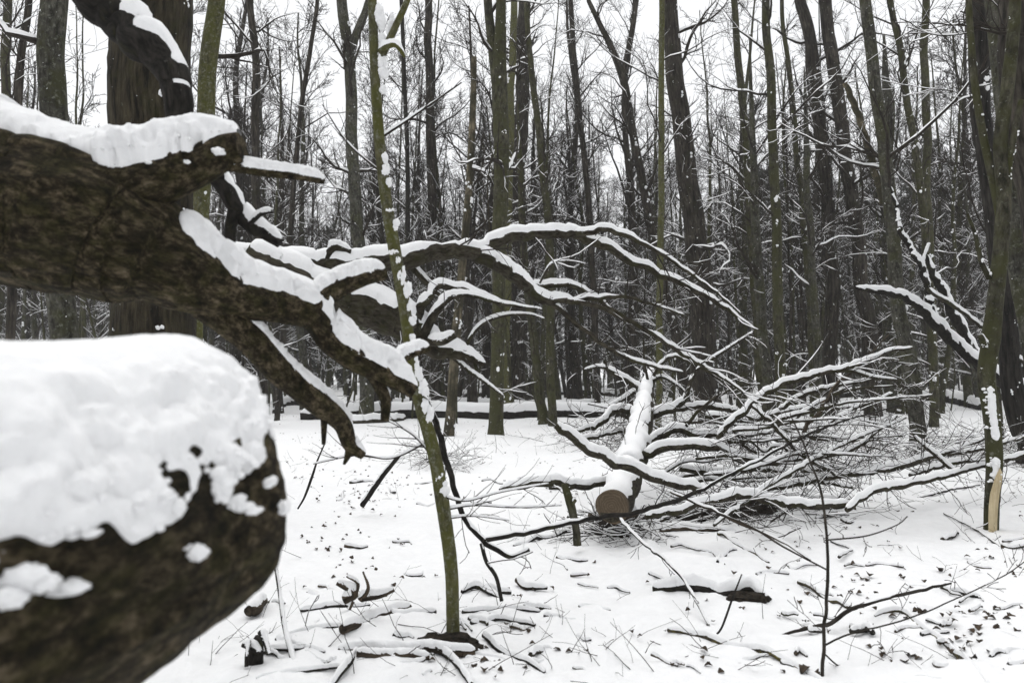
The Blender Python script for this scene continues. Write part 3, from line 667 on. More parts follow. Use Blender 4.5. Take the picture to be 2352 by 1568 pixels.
# ================================================================== fallen wood
LAST = []
def fallen(name, label, cat_, limbs, mt, group=None, twigs=None, base=None, k=14, n=60, hmax=0.055, snow=True, clumps=None, seed=0, part='limb', lump=0.8, wide=1.2, gap=0.6, cap=True, rough=0.10, hmul=1.0, ground=False, drop=0.0, steep=0.93, face=0.0, fmin=0.0, slim=1.0):
    """limbs: list of control lists (u, v, depth, width px); each limb is a part and carries its own snow"""
    paths = []
    for li, pts in enumerate(limbs):
        if ground:
            c = []
            for (u, v, w) in pts:
                g = G(u, v); d = g[1]; r = 0.5 * w * d / FPX
                c.append([g[0], g[1], g[2] + r * (0.75 - drop), r])
            q = cat(c, n); P, R = q[:, :3], np.maximum(q[:, 3], 0.0015)
            L = np.concatenate([[0], np.cumsum(np.linalg.norm(np.diff(P, axis=0), axis=1))])
            sv = np.stack([L * 7 + seed * 3.7 + li, 0 * L, 0 * L], -1)
            P = P + (R * 0.7)[:, None] * np.stack([fbm(sv, 2), fbm(sv + 20, 2), 0 * L], -1)
            P[:, 2] += np.minimum(R * 1.5, 0.03) * fbm(sv * 0.8 + 60, 2) - np.minimum(0.25 * R, 0.01)
        else:
            P, R = wpath(pts, n); R = R * slim
            L = np.concatenate([[0], np.cumsum(np.linalg.norm(np.diff(P, axis=0), axis=1))])
            sv = np.stack([L * 6 + seed * 3.7 + li, 0 * L, 0 * L], -1)
            P = P + np.minimum(R * (0.25 if L[-1] < 1.0 else 0.7), 0.03)[:, None] * np.stack([fbm(sv, 3), fbm(sv + 20, 3), fbm(sv + 40, 3)], -1) + (0.0 if L[-1] < 1.0 else 1.0) * np.minimum(R * 0.5, 0.012)[:, None] * np.stack([vnoise(sv * 2.7 + 5), vnoise(sv * 2.7 + 25), vnoise(sv * 2.7 + 45)], -1)
        paths.append((P, R))
    b = paths[0][0][0] if base is None else np.asarray(base, float)
    bz = float(gh(b[0], b[1])); loc = (b[0], b[1], min(bz, b[2]))
    root = thing(name, label, cat_, loc, group); o0 = np.array(loc)
    tw = Mesh(); ts = Mesh()
    rg = np.random.default_rng(900 + seed)
    for P, R in paths:
        m = Mesh(); tube(m, P, R, k, cap=cap, rough=rough, rfreq=9.0)
        po = obj(part, m.data(part, M[mt], o0), root)
        if snow:
            s = Mesh(); snowcap(s, P, R, 11 if k > 8 else 5, gap=gap, lump=lump, wide=wide, hmax=hmax, seed=seed, hmul=hmul, edge=0.35, steep=steep, face=face, fmin=fmin, crumbs=(n, 0.002, 0.0055, 0.7) if (k > 8 and hmax > 0.04) else None)
            obj('snow', s.data('snow', M['snow'], o0), po)
    if twigs:
        for P, R in paths:
            Lp = np.linalg.norm(np.diff(P, axis=0), axis=1).sum()
            c = max(1, int(twigs.get('per', 5) * Lp))
            T1, Q1 = spawn(P[None], R[None], c, rg, twigs.get('t0', 0.15), 1.0, n=7, ang=twigs.get('ang', 0.9), rr=0.5, up=twigs.get('up', 0.0), wob=0.15, rmin=0.003, absL=twigs.get('len', 0.6))
            Q1 = np.minimum(Q1, 0.75 * twigs.get('rmax', 0.010)) * np.random.default_rng(seed).uniform(0.6, 1.1, (len(Q1), 1))
            T2, Q2 = spawn(T1, Q1, twigs.get('c2', 4), rg, 0.15, 1.0, ratio=0.5, ang=0.8, n=5, rr=0.65, up=twigs.get('up', 0.0), wob=0.15, rmin=0.0022)
            for TT, QQ, kk in ((T1, Q1, 5), (T2, Q2, 3)):
                TT[..., 2] = np.maximum(TT[..., 2], gh(TT[..., 0], TT[..., 1]) - 0.01)
                tube(tw, TT, QQ, kk)
            snowcap(ts, T1, Q1, 3, gap=0.05, seed=seed + 5, hmax=0.010); snowcap(ts, T2, Q2, 3, gap=-0.25, seed=seed + 6)
        to = obj('twigs', tw.data('twigs', M['twig'], o0), root)
        if ts.n: obj('snow', ts.data('snow', M['snow'], o0), to)
    if clumps:
        s = Mesh(); blobs(s, [c[0] for c in clumps], [c[1] for c in clumps], 3, 0.4, seed); obj('snow_clump', s.data('snow_clump', M['snow'], o0), root)
    LAST[:] = paths
    return root

def clump(u, v, d, w, h, dep=None):
    s = d / FPX; return (W(u, v, d), (0.5 * w * s, 0.5 * (dep or w) * s, 0.5 * h * s))

# ---- A: thick log end closest to the camera
def near_log():
    c = [(-1.75, -0.64, 1.02, .30), (-1.35, 0.05, 1.09, .285), (-0.95, 0.75, 1.165, .272), (-0.745, 1.06, 1.215, .262), (-0.66, 1.25, 1.240, .255), (-0.62, 1.33, 1.250, .248), (-0.595, 1.385, 1.258, .226), (-0.578, 1.42, 1.262, .185), (-0.570, 1.435, 1.264, .06)]
    c = [np.array(q_) - [0.03, 0, 0, 0] for q_ in c]
    q = cat(c, 240); P, R = q[:, :3], q[:, 3]
    bz = float(gh(P[0, 0], P[0, 1]))
    root = thing('fallen_log', 'huge blurred mossy log end heaped with snow, closest to the camera', 'log', (P[60, 0], P[60, 1], bz)); o0 = np.array(root.location)
    m = Mesh(); tube(m, P, R, 120, cap=True, rough=0.10, rfreq=11)
    lo = obj('trunk', m.data('trunk', M['mossy'], o0), root)
    q2 = cat(c, 520)[210:-3]; n2 = len(q2)
    s = Mesh(); snowcap(s, q2[:, :3], q2[:, 3], 121, H=np.full((1, n2), 0.07), gap=2, lump=0.35, wide=np.interp(np.linspace(0, 1, n2), [0, .35, .65, 1], [1.9, 1.85, 1.6, 1.05]), edge=0.24, seed=3.0, taper=False, lfreq=1.2, billow=(0.085, 0.036, 0.30), crumbs=(500, 0.003, 0.011, 0.8))
    obj('snow', s.data('snow', M['snow'], o0), lo)
    s = Mesh()
    L = [(60, 1330, .72, 120, 70), (25, 1370, .70, 90, 60), (455, 1268, 1.02, 52, 46), (182, 1222, .80, 40, 26), (160, 1345, .78, 90, 26), (560, 1165, 1.2, 60, 26), (505, 1120, 1.1, 60, 70), (585, 1040, 1.22, 60, 60), (365, 1140, .97, 50, 40), (405, 1170, 1.0, 36, 44), (620, 1105, 1.3, 30, 26), (655, 1165, 1.36, 20, 40), (545, 1150, 1.15, 40, 40)]
    cl = []
    for (u, v, d, w, h) in L:
        # slide along the view ray until it meets the log's surface
        r = ray(u, v); best = None
        for t in np.linspace(0.45, 1.5, 260):
            p = np.array([0, 0, EYE]) + r * t
            dd = np.linalg.norm(P - p, axis=1) - R
            if dd.min() < 0.008: best = p; break
        if best is None: continue
        sc_ = best[1] / FPX; cl.append((best, (0.5 * w * sc_, 0.03 * 0.6, 0.5 * h * sc_)))
    for i_, (a, b) in enumerate(cl):
        s = Mesh(); k3 = np.random.default_rng(i_); C = a + k3.normal(0, 0.45, (5, 3)) * b * [1, .3, 1]; C[0] = a
        S = np.array(b) * k3.uniform(0.35, 0.75, (5, 1)); S[0] = np.array(b) * 0.8; S[:, 1] = 0.016
        blobs(s, C, S, 3, 0.7, i_ * 3.1, 1.7); obj('snow_clump', s.data('snow_clump', M['snow'], o0), root)
near_log()

# ---- B: forked fallen tree above it
def forked():
    main = [(-1900, 420, 1.75, 560), (-1200, 390, 1.9, 480), (-700, 385, 2.0, 400), (-300, 430, 2.1, 370), (0, 482, 2.2, 330), (150, 510, 2.25, 330), (290, 560, 2.3, 285), (420, 632, 2.35, 180), (550, 682, 2.45, 106), (650, 706, 2.55, 82), (720, 728, 2.6, 72), (758, 780, 2.62, 62), (815, 826, 2.65, 56), (880, 858, 2.7, 48), (950, 900, 2.75, 32)]  # left end added out of view, thickened to shade the near log's snow
    stub = [(-800, 300, 2.3, 330), (-350, 360, 2.3, 310), (0, 432, 2.3, 265), (180, 466, 2.28, 205), (330, 428, 2.25, 135), (440, 390, 2.28, 98), (520, 350, 2.3, 78), (556, 340, 2.3, 74)]
    side = [(715, 715, 2.6, 55), (770, 668, 2.62, 46), (830, 640, 2.65, 38), (885, 628, 2.7, 28)]
    tw = [(520, 382, 2.3, 24), (600, 395, 2.32, 22), (680, 405, 2.35, 18), (746, 417, 2.38, 14)]
    low = [(470, 690, 2.4, 90), (570, 775, 2.5, 70), (650, 858, 2.6, 62), (730, 924, 2.7, 54), (785, 972, 2.78, 40), (805, 1020, 2.8, 32), (835, 1046, 2.82, 18)]
    peg = [(742, 925, 2.72, 16), (744, 970, 2.72, 15), (743, 1020, 2.73, 9)]
    prong = [(806, 1022, 2.8, 24), (797, 1050, 2.8, 14), (790, 1066, 2.8, 6)]
    curl = [(838, 835, 2.68, 36), (868, 880, 2.7, 30), (886, 920, 2.72, 27), (884, 966, 2.72, 20)]
    up = [(900, 865, 2.72, 30), (925, 822, 2.78, 24), (985, 800, 2.85, 16)]
    b = W(-300, 500, 2.1); root = thing('fallen_tree', 'mossy forked fallen trunk with deep snow lying along its limbs, left', 'fallen tree', (b[0], b[1], 0)); o0 = np.array(root.location)
    for j, (pts, n, k, hm, wd, nm, ed) in enumerate(((main, 220, 72, 0.075, 1.0, 'trunk', .3), (stub, 200, 56, 0.105, 1.15, 'broken_stub', .3), (side, 70, 36, .05, 1.1, 'limb', .3), (tw, 50, 20, .03, 1.25, 'limb', .3),
                                       (low, 130, 40, .03, 0.9, 'limb', .4), (peg, 24, 12, 0, 1, 'limb', .3), (prong, 20, 12, 0, 1, 'limb', .3), (curl, 50, 24, .02, .9, 'limb', .3), (up, 50, 18, .035, 1.15, 'limb', .3))):
        P, R = wpath(pts, n)
        L = np.concatenate([[0], np.cumsum(np.linalg.norm(np.diff(P, axis=0), axis=1))]); sv = np.stack([L * 5 + j * 9, 0 * L, 0 * L], -1)
        P = P + (R * 0.15)[:, None] * np.stack([fbm(sv, 3), fbm(sv + 20, 3), fbm(sv + 40, 3)], -1)
        m = Mesh(); tube(m, P, R, k, cap=True, rough=0.16 if j < 2 else 0.12, rfreq=14)
        po = obj(nm, m.data(nm, M['mossy'], o0), root)
        if hm:
            if j == 0:
                uu = 1176 + FPX * P[:, 0] / P[:, 1]; kp = uu > 352; P, R = P[kp], R[kp]; n = len(P)
            s = Mesh(); snowcap(s, P, R, 27, H=np.full((1, n), hm), gap=0.9, lump=0.6, wide=wd, edge=ed, seed=j * 3.3, lfreq=0.5, steep=0.97, crumbs=(int(n * 1.6), 0.002, 0.008 if j < 2 else 0.005, 0.8), billow=(0.04, 0.03, 0.3) if j < 2 else (0.025, 0.014, 0.3))
            obj('snow', s.data('snow', M['snow'], o0), po)
    s = Mesh(); C = [clump(500, 348, 2.22, 30, 16), clump(430, 372, 2.2, 14, 9), clump(340, 372, 2.14, 16, 10), clump(640, 690, 2.5, 16, 10)]
    for i_, (a, b_) in enumerate(C):
        s = Mesh(); blobs(s, [a], [b_], 3, 0.7, 4.0 + i_, 1.8); obj('snow_clump', s.data('snow_clump', M['snow'], o0), root)
forked()

# ---- C: arching limb behind the sapling
fallen('fallen_tree', 'long snow-topped limb arching from the left across the picture', 'fallen tree', [
    [(330, 590, 4.0, 120), (530, 612, 4.2, 92), (680, 622, 4.35, 76), (820, 612, 4.5, 66), (930, 596, 4.6, 56), (1040, 582, 4.7, 46), (1105, 588, 4.8, 42), (1140, 560, 4.85, 34), (1210, 542, 4.95, 30), (1300, 538, 5.0, 26), (1350, 552, 5.1, 23), (1450, 598, 5.2, 19), (1560, 652, 5.35, 15), (1650, 698, 5.5, 11), (1735, 755, 5.6, 5)],
    [(1095, 588, 4.8, 40), (1150, 618, 4.8, 38), (1195, 652, 4.8, 34), (1235, 690, 4.85, 26), (1300, 694, 4.9, 18), (1420, 682, 5.0, 11), (1500, 700, 5.1, 8), (1570, 724, 5.2, 4)],
    [(1215, 660, 4.85, 18), (1310, 660, 4.95, 15), (1390, 702, 5.05, 13), (1490, 764, 5.15, 12), (1590, 828, 5.3, 11), (1690, 890, 5.4, 7), (1740, 925, 5.5, 4)],
    [(1255, 690, 4.9, 15), (1330, 752, 4.95, 13), (1430, 818, 5.05, 11), (1500, 842, 5.15, 9), (1570, 855, 5.2, 5)],
    [(1320, 542, 5.0, 17), (1400, 532, 5.0, 15), (1470, 556, 5.05, 12), (1560, 612, 5.1, 9), (1640, 668, 5.2, 6), (1700, 720, 5.3, 3)],
    [(1300, 692, 4.9, 16), (1375, 704, 4.9, 12), (1430, 735, 4.9, 6)],
    [(1240, 650, 4.85, 6), (1265, 608, 4.8, 6), (1300, 600, 4.85, 5), (1345, 606, 4.9, 3)],
    [(745, 605, 4.4, 26), (765, 570, 4.4, 20), (805, 580, 4.45, 16)],
    [(930, 600, 4.62, 20), (970, 640, 4.7, 17), (1010, 678, 4.75, 12)],
    [(1125, 545, 4.86, 5), (1122, 480, 4.86, 4), (1120, 420, 4.88, 4), (1132, 350, 4.9, 3)],
    ], 'limb', twigs=dict(per=5, len=0.42, c2=3, t0=0.35, rmax=0.008, up=0.0), n=110, seed=1, hmax=0.042, lump=0.9, gap=0.45, slim=0.84)
fallen('fallen_branch', 'heavy dark limb sloping down behind the green sapling, ending in short stubs', 'branch', [
    [(560, 620, 4.2, 120), (760, 690, 4.4, 96), (880, 725, 4.5, 86), (955, 765, 4.55, 72), (1000, 805, 4.6, 48), (1060, 822, 4.65, 26), (1112, 838, 4.7, 12)],
    [(955, 735, 4.5, 24), (985, 690, 4.5, 20), (1003, 662, 4.55, 17), (1060, 664, 4.6, 15), (1105, 684, 4.65, 13), (1150, 697, 4.7, 9), (1245, 712, 4.8, 4)],
    [(975, 765, 4.5, 24), (1005, 712, 4.5, 19), (1030, 684, 4.55, 16), (1085, 680, 4.6, 10), (1150, 696, 4.6, 5)],
    [(985, 785, 4.5, 20), (1015, 784, 4.45, 18), (1046, 770, 4.45, 15)],
    [(1065, 820, 4.65, 9), (1080, 775, 4.65, 8), (1110, 742, 4.7, 8), (1160, 725, 4.75, 7), (1215, 723, 4.8, 5), (1250, 732, 4.8, 3)],
    [(1040, 822, 4.65, 8), (1075, 850, 4.65, 8), (1110, 875, 4.65, 7), (1155, 908, 4.65, 4)],
    [(1090, 832, 4.68, 9), (1105, 868, 4.7, 7), (1150, 905, 4.75, 5)],
    ], 'limb', twigs=dict(per=4, len=0.4, c2=4, t0=0.5, rmax=0.006), n=80, seed=2, hmax=0.055, lump=0.7, gap=0.8)
# ---- D: black limb crossing in front of the thick trunk
fallen('broken_branch', 'black broken branch with snow crossing in front of the thick trunk', 'branch', [
    [(60, -190, 2.75, 84), (180, -40, 2.75, 88), (300, 75, 2.75, 90), (375, 150, 2.75, 80), (408, 225, 2.75, 68), (430, 300, 2.78, 58), (500, 405, 2.85, 44), (540, 480, 2.9, 38), (585, 522, 2.92, 32), (640, 562, 2.95, 24)],
    [(540, 475, 2.9, 30), (530, 520, 2.9, 27), (524, 582, 2.9, 24)],
    [(575, 512, 2.9, 12), (600, 492, 2.88, 10), (625, 486, 2.86, 8)],
    ], 'wet', n=120, k=28, seed=3, hmax=0.045, lump=0.7, gap=0.55, rough=0.12)

# ---- E: green sapling in front
def sapling():
    d = 3.82; path = [(1041, 1475, 38), (1040, 1420, 33), (1036, 1300, 33), (1017, 1160, 35), (997, 1040, 34), (966, 930, 32), (947, 840, 30), (931, 720, 30), (911, 600, 32), (890, 480, 30), (873, 340, 28), (863, 200, 26), (858, 80, 24), (852, -80, 22), (845, -300, 18), (838, -520, 10)]
    base = G(1041, 1468); off = base[1] - d
    c = [np.append(W(u, v, d + off), 0.5 * 0.9 * w * (d + off) / FPX) for u, v, w in path]; c[0][2] = base[2] - 0.05
    q = cat(c, 150); P, R = q[:, :3], q[:, 3]
    root = thing('young_tree', 'slender green barked young tree in the foreground with snow clumps stuck on it', 'tree', (base[0], base[1], base[2])); o0 = np.array(root.location)
    D = d + off
    m = Mesh(); tube(m, P, R, 24, rough=0.07, rfreq=25); tr = obj('trunk', m.data('trunk', M['green'], o0), root)
    br = [[(866, 150, D, 20), (885, 112, D - .02, 18), (910, 58, D - .03, 16), (936, 0, D - .05, 14), (960, -80, D - .06, 10)], [(870, 120, D, 14), (888, 108, D - .05, 13), (908, 104, D - .08, 12), (922, 118, D - .1, 11), (930, 132, D - .1, 6)],
          [(1018, 1140, D, 6), (1070, 1150, D - .1, 4), (1150, 1130, D - .2, 3), (1260, 1110, D - .3, 2)], [(1022, 1170, D, 6), (1090, 1160, D + .1, 4), (1180, 1165, D + .2, 3), (1290, 1160, D + .3, 2)],
          [(1025, 1190, D, 5), (1090, 1185, D, 3), (1170, 1195, D, 2)], [(990, 1010, D, 6), (900, 1052, D + .1, 4), (820, 1045, D + .2, 4), (720, 1065, D + .3, 2)],
          [(870, 320, D, 7), (960, 260, D + .1, 5), (1060, 190, D + .2, 3)], [(880, 400, D, 5), (800, 330, D, 4), (740, 240, D, 2)], [(1002, 1060, D, 5), (950, 1000, D, 4), (880, 960, D, 2)]]
    s = Mesh()
    tws = Mesh()
    for b in br:
        Pb, Rb = wpath(b, 30); mm = Mesh(); tube(mm, Pb, Rb, 8); bo = obj('limb', mm.data('limb', M['green' if b[0][3] > 10 else 'twig'], o0), root)
        sb = Mesh(); snowcap(sb, Pb, Rb, 7, gap=0.6, lump=0.7, hmax=0.03, seed=b[0][1]); obj('snow', sb.data('snow', M['snow'], o0), bo)
        if b[0][3] < 10:
            T1, Q1 = spawn(Pb[None], Rb[None], 6, rng, 0.2, 1, n=6, ang=0.7, absL=0.3, rr=0.7, rmin=0.0012, wob=0.1); tube(tws, T1, Q1, 4)
    obj('twigs', tws.data('twigs', M['twig'], o0), root)
    CL = [(866, 20, 26, 50), (872, 55, 28, 44), (876, 95, 24, 44), (872, 140, 24, 40), (876, 170, 28, 36), (874, 205, 24, 20), (880, 362, 24, 34), (884, 392, 26, 34), (886, 418, 20, 24), (892, 484, 20, 18), (906, 512, 22, 24), (902, 580, 26, 20), (908, 606, 24, 40), (918, 640, 22, 50), (930, 672, 22, 40),
          (934, 705, 20, 26), (944, 734, 26, 22), (942, 776, 24, 30), (952, 806, 20, 26), (952, 838, 22, 36), (958, 866, 24, 44), (964, 896, 26, 34), (972, 928, 24, 40), (980, 960, 22, 50), (1006, 1095, 26, 26), (1016, 1120, 34, 30), (890, 60, 20, 40), (896, 40, 16, 30)]
    C = [(W(u + 4, v, D - 0.018), (0.42 * w * D / FPX, 0.018, 0.46 * h * D / FPX)) for u, v, w, h in CL]
    for i_, (a, b) in enumerate(C):
        s = Mesh(); k3 = np.random.default_rng(i_ + 40); C3 = a + k3.normal(0, 0.40, (5, 3)) * np.array(b) * [0.8, .4, 1]; C3[0] = a
        S = np.array(b) * k3.uniform(0.4, 0.8, (5, 1)); S[:, 1] = np.maximum(S[:, 0], 0.012)
        blobs(s, C3, S, 3, 0.7, i_ * 2.7, 1.8); obj('snow_clump', s.data('snow_clump', M['snow'], o0), root)
sapling()
fallen('bent_sapling', 'thin dark bent stem drooping beside the green sapling and arching over the cut log', 'branch', [
    [(952, 860, 4.1, 12), (985, 940, 4.1, 14), (1012, 1005, 4.15, 15), (1035, 1080, 4.2, 14), (1050, 1150, 4.2, 13), (1072, 1195, 4.2, 13), (1112, 1246, 4.2, 13)],
    [(1108, 1244, 4.2, 12), (1200, 1226, 4.3, 12), (1330, 1196, 4.45, 11), (1480, 1172, 4.6, 10), (1600, 1130, 4.8, 9), (1720, 1068, 5.0, 7), (1850, 1000, 5.2, 6), (1960, 960, 5.4, 4), (2070, 930, 5.6, 3)],
    [(1108, 1246, 4.2, 11), (1140, 1262, 4.22, 12), (1175, 1278, 4.22, 11), (1216, 1262, 4.2, 9)],
    [(1106, 1248, 4.2, 9), (1118, 1290, 4.15, 9), (1140, 1325, 4.1, 9), (1152, 1380, 4.05, 9)],
    ], 'wet', n=70, k=10, seed=4, hmax=0.012, lump=0.6, gap=-0.15, twigs=dict(per=2, len=0.4, c2=2, rmax=0.004, t0=0.3))

# ---- F: cut fallen tree in the centre
def cut_tree():
    limbs = [
     [(1409, 1165, 6.0, 78), (1420, 1146, 6.2, 80), (1438, 1105, 6.7, 80), (1452, 1060, 7.2, 76), (1464, 1010, 7.9, 68), (1472, 960, 8.7, 58), (1480, 920, 9.4, 46), (1490, 880, 10.0, 32), (1496, 852, 10.4, 18)],
     [(1474, 897, 9.6, 16), (1453, 885, 9.5, 15), (1430, 869, 9.4, 14), (1406, 856, 9.3, 13), (1394, 846, 9.3, 11), (1388, 826, 9.3, 6)],
     [(1396, 846, 9.3, 8), (1370, 843, 9.25, 7), (1342, 849, 9.2, 4)],
     [(1458, 944, 8.9, 16), (1406, 947, 8.7, 16), (1392, 964, 8.6, 15), (1365, 981, 8.5, 12), (1327, 992, 8.3, 8)],
     [(1459, 898, 9.5, 11), (1424, 921, 9.3, 10), (1400, 932, 9.1, 7)],
     [(1478, 958, 8.8, 22), (1515, 949, 8.8, 19), (1550, 938, 8.8, 17), (1572, 920, 8.8, 14), (1588, 872, 8.8, 10), (1598, 850, 8.8, 6)],
     [(1490, 1020, 7.7, 20), (1529, 996, 7.7, 18), (1559, 990, 7.7, 17), (1600, 1002, 7.7, 16), (1647, 999, 7.7, 14), (1693, 1011, 7.7, 11), (1740, 1040, 7.7, 7)],
     [(1484, 1044, 7.2, 22), (1529, 1032, 7.1, 20), (1588, 1026, 7.0, 19), (1647, 1030, 7.0, 19), (1699, 1050, 7.0, 18), (1745, 1062, 7.0, 17), (1800, 1062, 7.0, 15), (1880, 1050, 7.1, 12), (1960, 1030, 7.2, 10), (2010, 995, 7.3, 8), (2060, 955, 7.4, 6)],
     [(1648, 1022, 7.0, 14), (1656, 998, 7.0, 14), (1690, 962, 7.0, 15), (1740, 918, 7.0, 15), (1790, 884, 7.0, 14), (1850, 868, 7.0, 13), (1950, 842, 7.05, 11), (2040, 807, 7.1, 8), (2096, 799, 7.1, 5)],
     [(1910, 854, 7.05, 9), (1955, 852, 7.1, 9), (2000, 866, 7.1, 8), (2060, 872, 7.2, 5)],
     [(1722, 930, 7.0, 9), (1760, 960, 6.9, 10), (1800, 998, 6.85, 10), (1850, 1050, 6.8, 10), (1920, 1092, 6.7, 8)],
     [(1492, 880, 9.9, 9), (1520, 866, 9.8, 8), (1550, 880, 9.7, 7), (1580, 905, 9.6, 4)],
     [(1490, 880, 9.8, 8), (1480, 830, 9.7, 6), (1478, 780, 9.6, 4)],
     [(1500, 860, 9.8, 9), (1540, 820, 9.7, 8), (1600, 840, 9.6, 7), (1660, 875, 9.6, 5), (1700, 900, 9.6, 3)],
     [(1555, 940, 8.9, 12), (1620, 935, 8.9, 13), (1680, 942, 8.9, 11), (1730, 960, 9, 7)],
     [(1600, 850, 9.0, 7), (1650, 815, 8.8, 7), (1732, 762, 8.6, 5)],
    ]
    r = fallen('fallen_tree', 'sawn-off fallen tree in the centre, round cut face towards the camera and limbs spread', 'fallen tree', limbs, 'limb', n=80, k=20, seed=5, hmax=0.06, lump=0.7, gap=0.7, wide=1.12, slim=0.88,
               twigs=dict(per=7, len=0.6, c2=5, t0=0.2, rmax=0.007, up=-0.02))
    o0 = np.array(r.location)
    # round cut face, facing the camera, slightly proud of the bark tube
    c = np.array([np.append(W(u, v, d), 0.5 * w * d / FPX) for u, v, d, w in limbs[0]])
    P0, R0 = LAST[0]; c[0][:3] = P0[0]
    ax = nrm(P0[0] - P0[3]); U = nrm(np.cross(ax, [0, 0, 1])); Vv = np.cross(U, ax)
    th = np.arange(48) * 2 * math.pi / 48; rad = c[0][3] * (1 + 0.03 * np.sin(3 * th + 1)) * 0.985
    D = np.cos(th)[:, None] * U + np.sin(th)[:, None] * Vv
    m = Mesh(); C = c[0][:3]
    rings = [C + ax * 0.010 + D * (rad * f)[:, None] for f in (0.35, 0.7, 1.0)] + [C - ax * 0.03 + D * (rad * 1.0)[:, None]]
    loc2 = [np.stack([np.cos(th) * rad * f, np.sin(th) * rad * f, 0 * th], 1) for f in (0.35, .7, 1, 1)]
    V = np.vstack([C[None] + ax * 0.010] + rings); bk = np.vstack([np.zeros((1, 3))] + loc2)
    T = [[0, 1 + i, 1 + (i + 1) % 48] for i in range(48)]; Q = [[1 + a * 48 + i, 1 + (a + 1) * 48 + i, 1 + (a + 1) * 48 + (i + 1) % 48, 1 + a * 48 + (i + 1) % 48] for a in range(3) for i in range(48)]
    m.add(V, Q, T, bk); cf = obj('cut_face', m.data('cut_face', M['cut'], o0, smooth=False), r); cf['label'] = 'round brown sawn face of the log'
cut_tree()
fallen('fallen_branch', 'thick snow-topped branch lying slantwise across the centre log', 'branch', [[(1274, 978, 5.85, 15), (1300, 998, 5.85, 18), (1360, 1034, 5.85, 19), (1430, 1070, 5.88, 19), (1500, 1100, 5.9, 19), (1560, 1115, 5.9, 18), (1612, 1122, 5.9, 17)]], 'limb', n=70, seed=6, hmax=0.06, gap=1.2)
fallen('fallen_branch', 'snow-covered branch on the ground left of the sawn cut face', 'branch', [[(1150, 1122, 6.9, 6), (1190, 1120, 6.7, 15), (1250, 1108, 6.6, 17), (1330, 1112, 6.6, 17), (1400, 1106, 6.7, 14), (1450, 1090, 6.8, 10)]], 'limb', n=60, seed=7, hmax=0.05, gap=1.2, twigs=dict(per=4, len=0.4, c2=3, rmax=0.005))
fallen('broken_stake', 'short upright broken stake just left of the sawn cut face', 'stake', [[(1326, 1252, 5.85, 19), (1322, 1205, 5.85, 17), (1311, 1155, 5.85, 20), (1296, 1110, 5.85, 15)], [(1314, 1158, 5.84, 10), (1322, 1148, 5.8, 7)]], 'olive', n=30, seed=8, hmax=0.03, gap=2)
fallen('log_piece', 'dark short log piece lying under the sawn cut face', 'log', [[(1355, 1205, 42), (1400, 1198, 44), (1450, 1190, 40)]], 'rotten', n=40, k=20, seed=9, hmax=0.04, gap=0.5, ground=True, drop=0.3)
fallen('fallen_branch', 'long snow-loaded log in the brush pile right of the cut log', 'log', [[(1540, 1182, 20), (1640, 1166, 24), (1740, 1160, 26), (1850, 1166, 24), (1965, 1170, 16)]], 'rotten', n=70, k=16, seed=10, hmax=0.055, gap=1.2, ground=True, twigs=dict(per=5, len=0.5, c2=4, rmax=0.006))
fallen('fallen_branch', 'upper log of the brush pile, propped and snow-topped', 'branch', [[(1485, 1188, 5.5, 12), (1600, 1160, 5.7, 15), (1690, 1140, 5.9, 16), (1760, 1150, 6.0, 17), (1840, 1160, 6.0, 15), (1950, 1158, 6.0, 12)]], 'limb', n=70, seed=11, hmax=0.055, gap=1.2, twigs=dict(per=5, len=0.5, c2=4, rmax=0.006))
PILE = [
 ('lowest long branch reaching from the brush pile to the right edge', [(1945, 1172, 5.9, 12), (1990, 1136, 6.1, 14), (2080, 1112, 6.3, 13), (2200, 1088, 6.5, 11), (2290, 1060, 6.7, 9), (2420, 1025, 6.9, 6)]),
 ('middle long branch reaching from the brush pile to the right edge', [(1700, 1130, 6.8, 9), (1830, 1112, 6.9, 12), (1950, 1092, 7.0, 12), (2080, 1066, 7.2, 11), (2200, 1030, 7.4, 9), (2280, 1000, 7.5, 6)]),
 ('upper long branch of the brush pile passing the lichen-covered trunk', [(1840, 1082, 7.3, 8), (1960, 1078, 7.4, 11), (2060, 1074, 7.5, 11), (2160, 1046, 7.6, 9), (2260, 1030, 7.8, 8), (2400, 990, 8.0, 5)]),
 ('thin branch lying behind the splintered trunk at the right', [(2090, 1092, 7.6, 8), (2190, 1062, 7.8, 10), (2300, 1058, 8.0, 9), (2420, 1030, 8.2, 7)]),
 ('short snowy branch poking up beside the lichen-covered trunk', [(2190, 1080, 7.0, 10), (2140, 1038, 7.1, 9), (2098, 1002, 7.2, 6)]),
 ('crooked branch lying low between the pile and the snowy arch', [(1560, 1075, 8.0, 12), (1660, 1088, 8.0, 13), (1760, 1078, 8.0, 12), (1850, 1098, 8.0, 10), (1960, 1120, 8.0, 6)]),
 ('branch crossing the pile from lower left to upper right', [(1640, 1205, 5.6, 7), (1760, 1120, 6.2, 9), (1860, 1060, 6.6, 8), (1960, 1010, 7.0, 6), (2080, 960, 7.4, 4)]),
 ('branch with forked twigs spread low behind the cut log', [(1620, 955, 10.5, 14), (1720, 965, 10.3, 13), (1830, 940, 10.2, 10), (1960, 935, 10.0, 8), (2050, 905, 10.0, 5)]),
 ('bare twiggy branch lying left of the cut log', [(1330, 1010, 8.2, 10), (1380, 1000, 8.4, 9), (1440, 985, 8.6, 8), (1500, 960, 8.8, 4)]),
 ('leaning branch raised behind the brush pile at the right', [(1790, 940, 9.5, 9), (1850, 905, 9.3, 9), (1930, 885, 9.1, 7), (2010, 870, 9.0, 4)]),
]
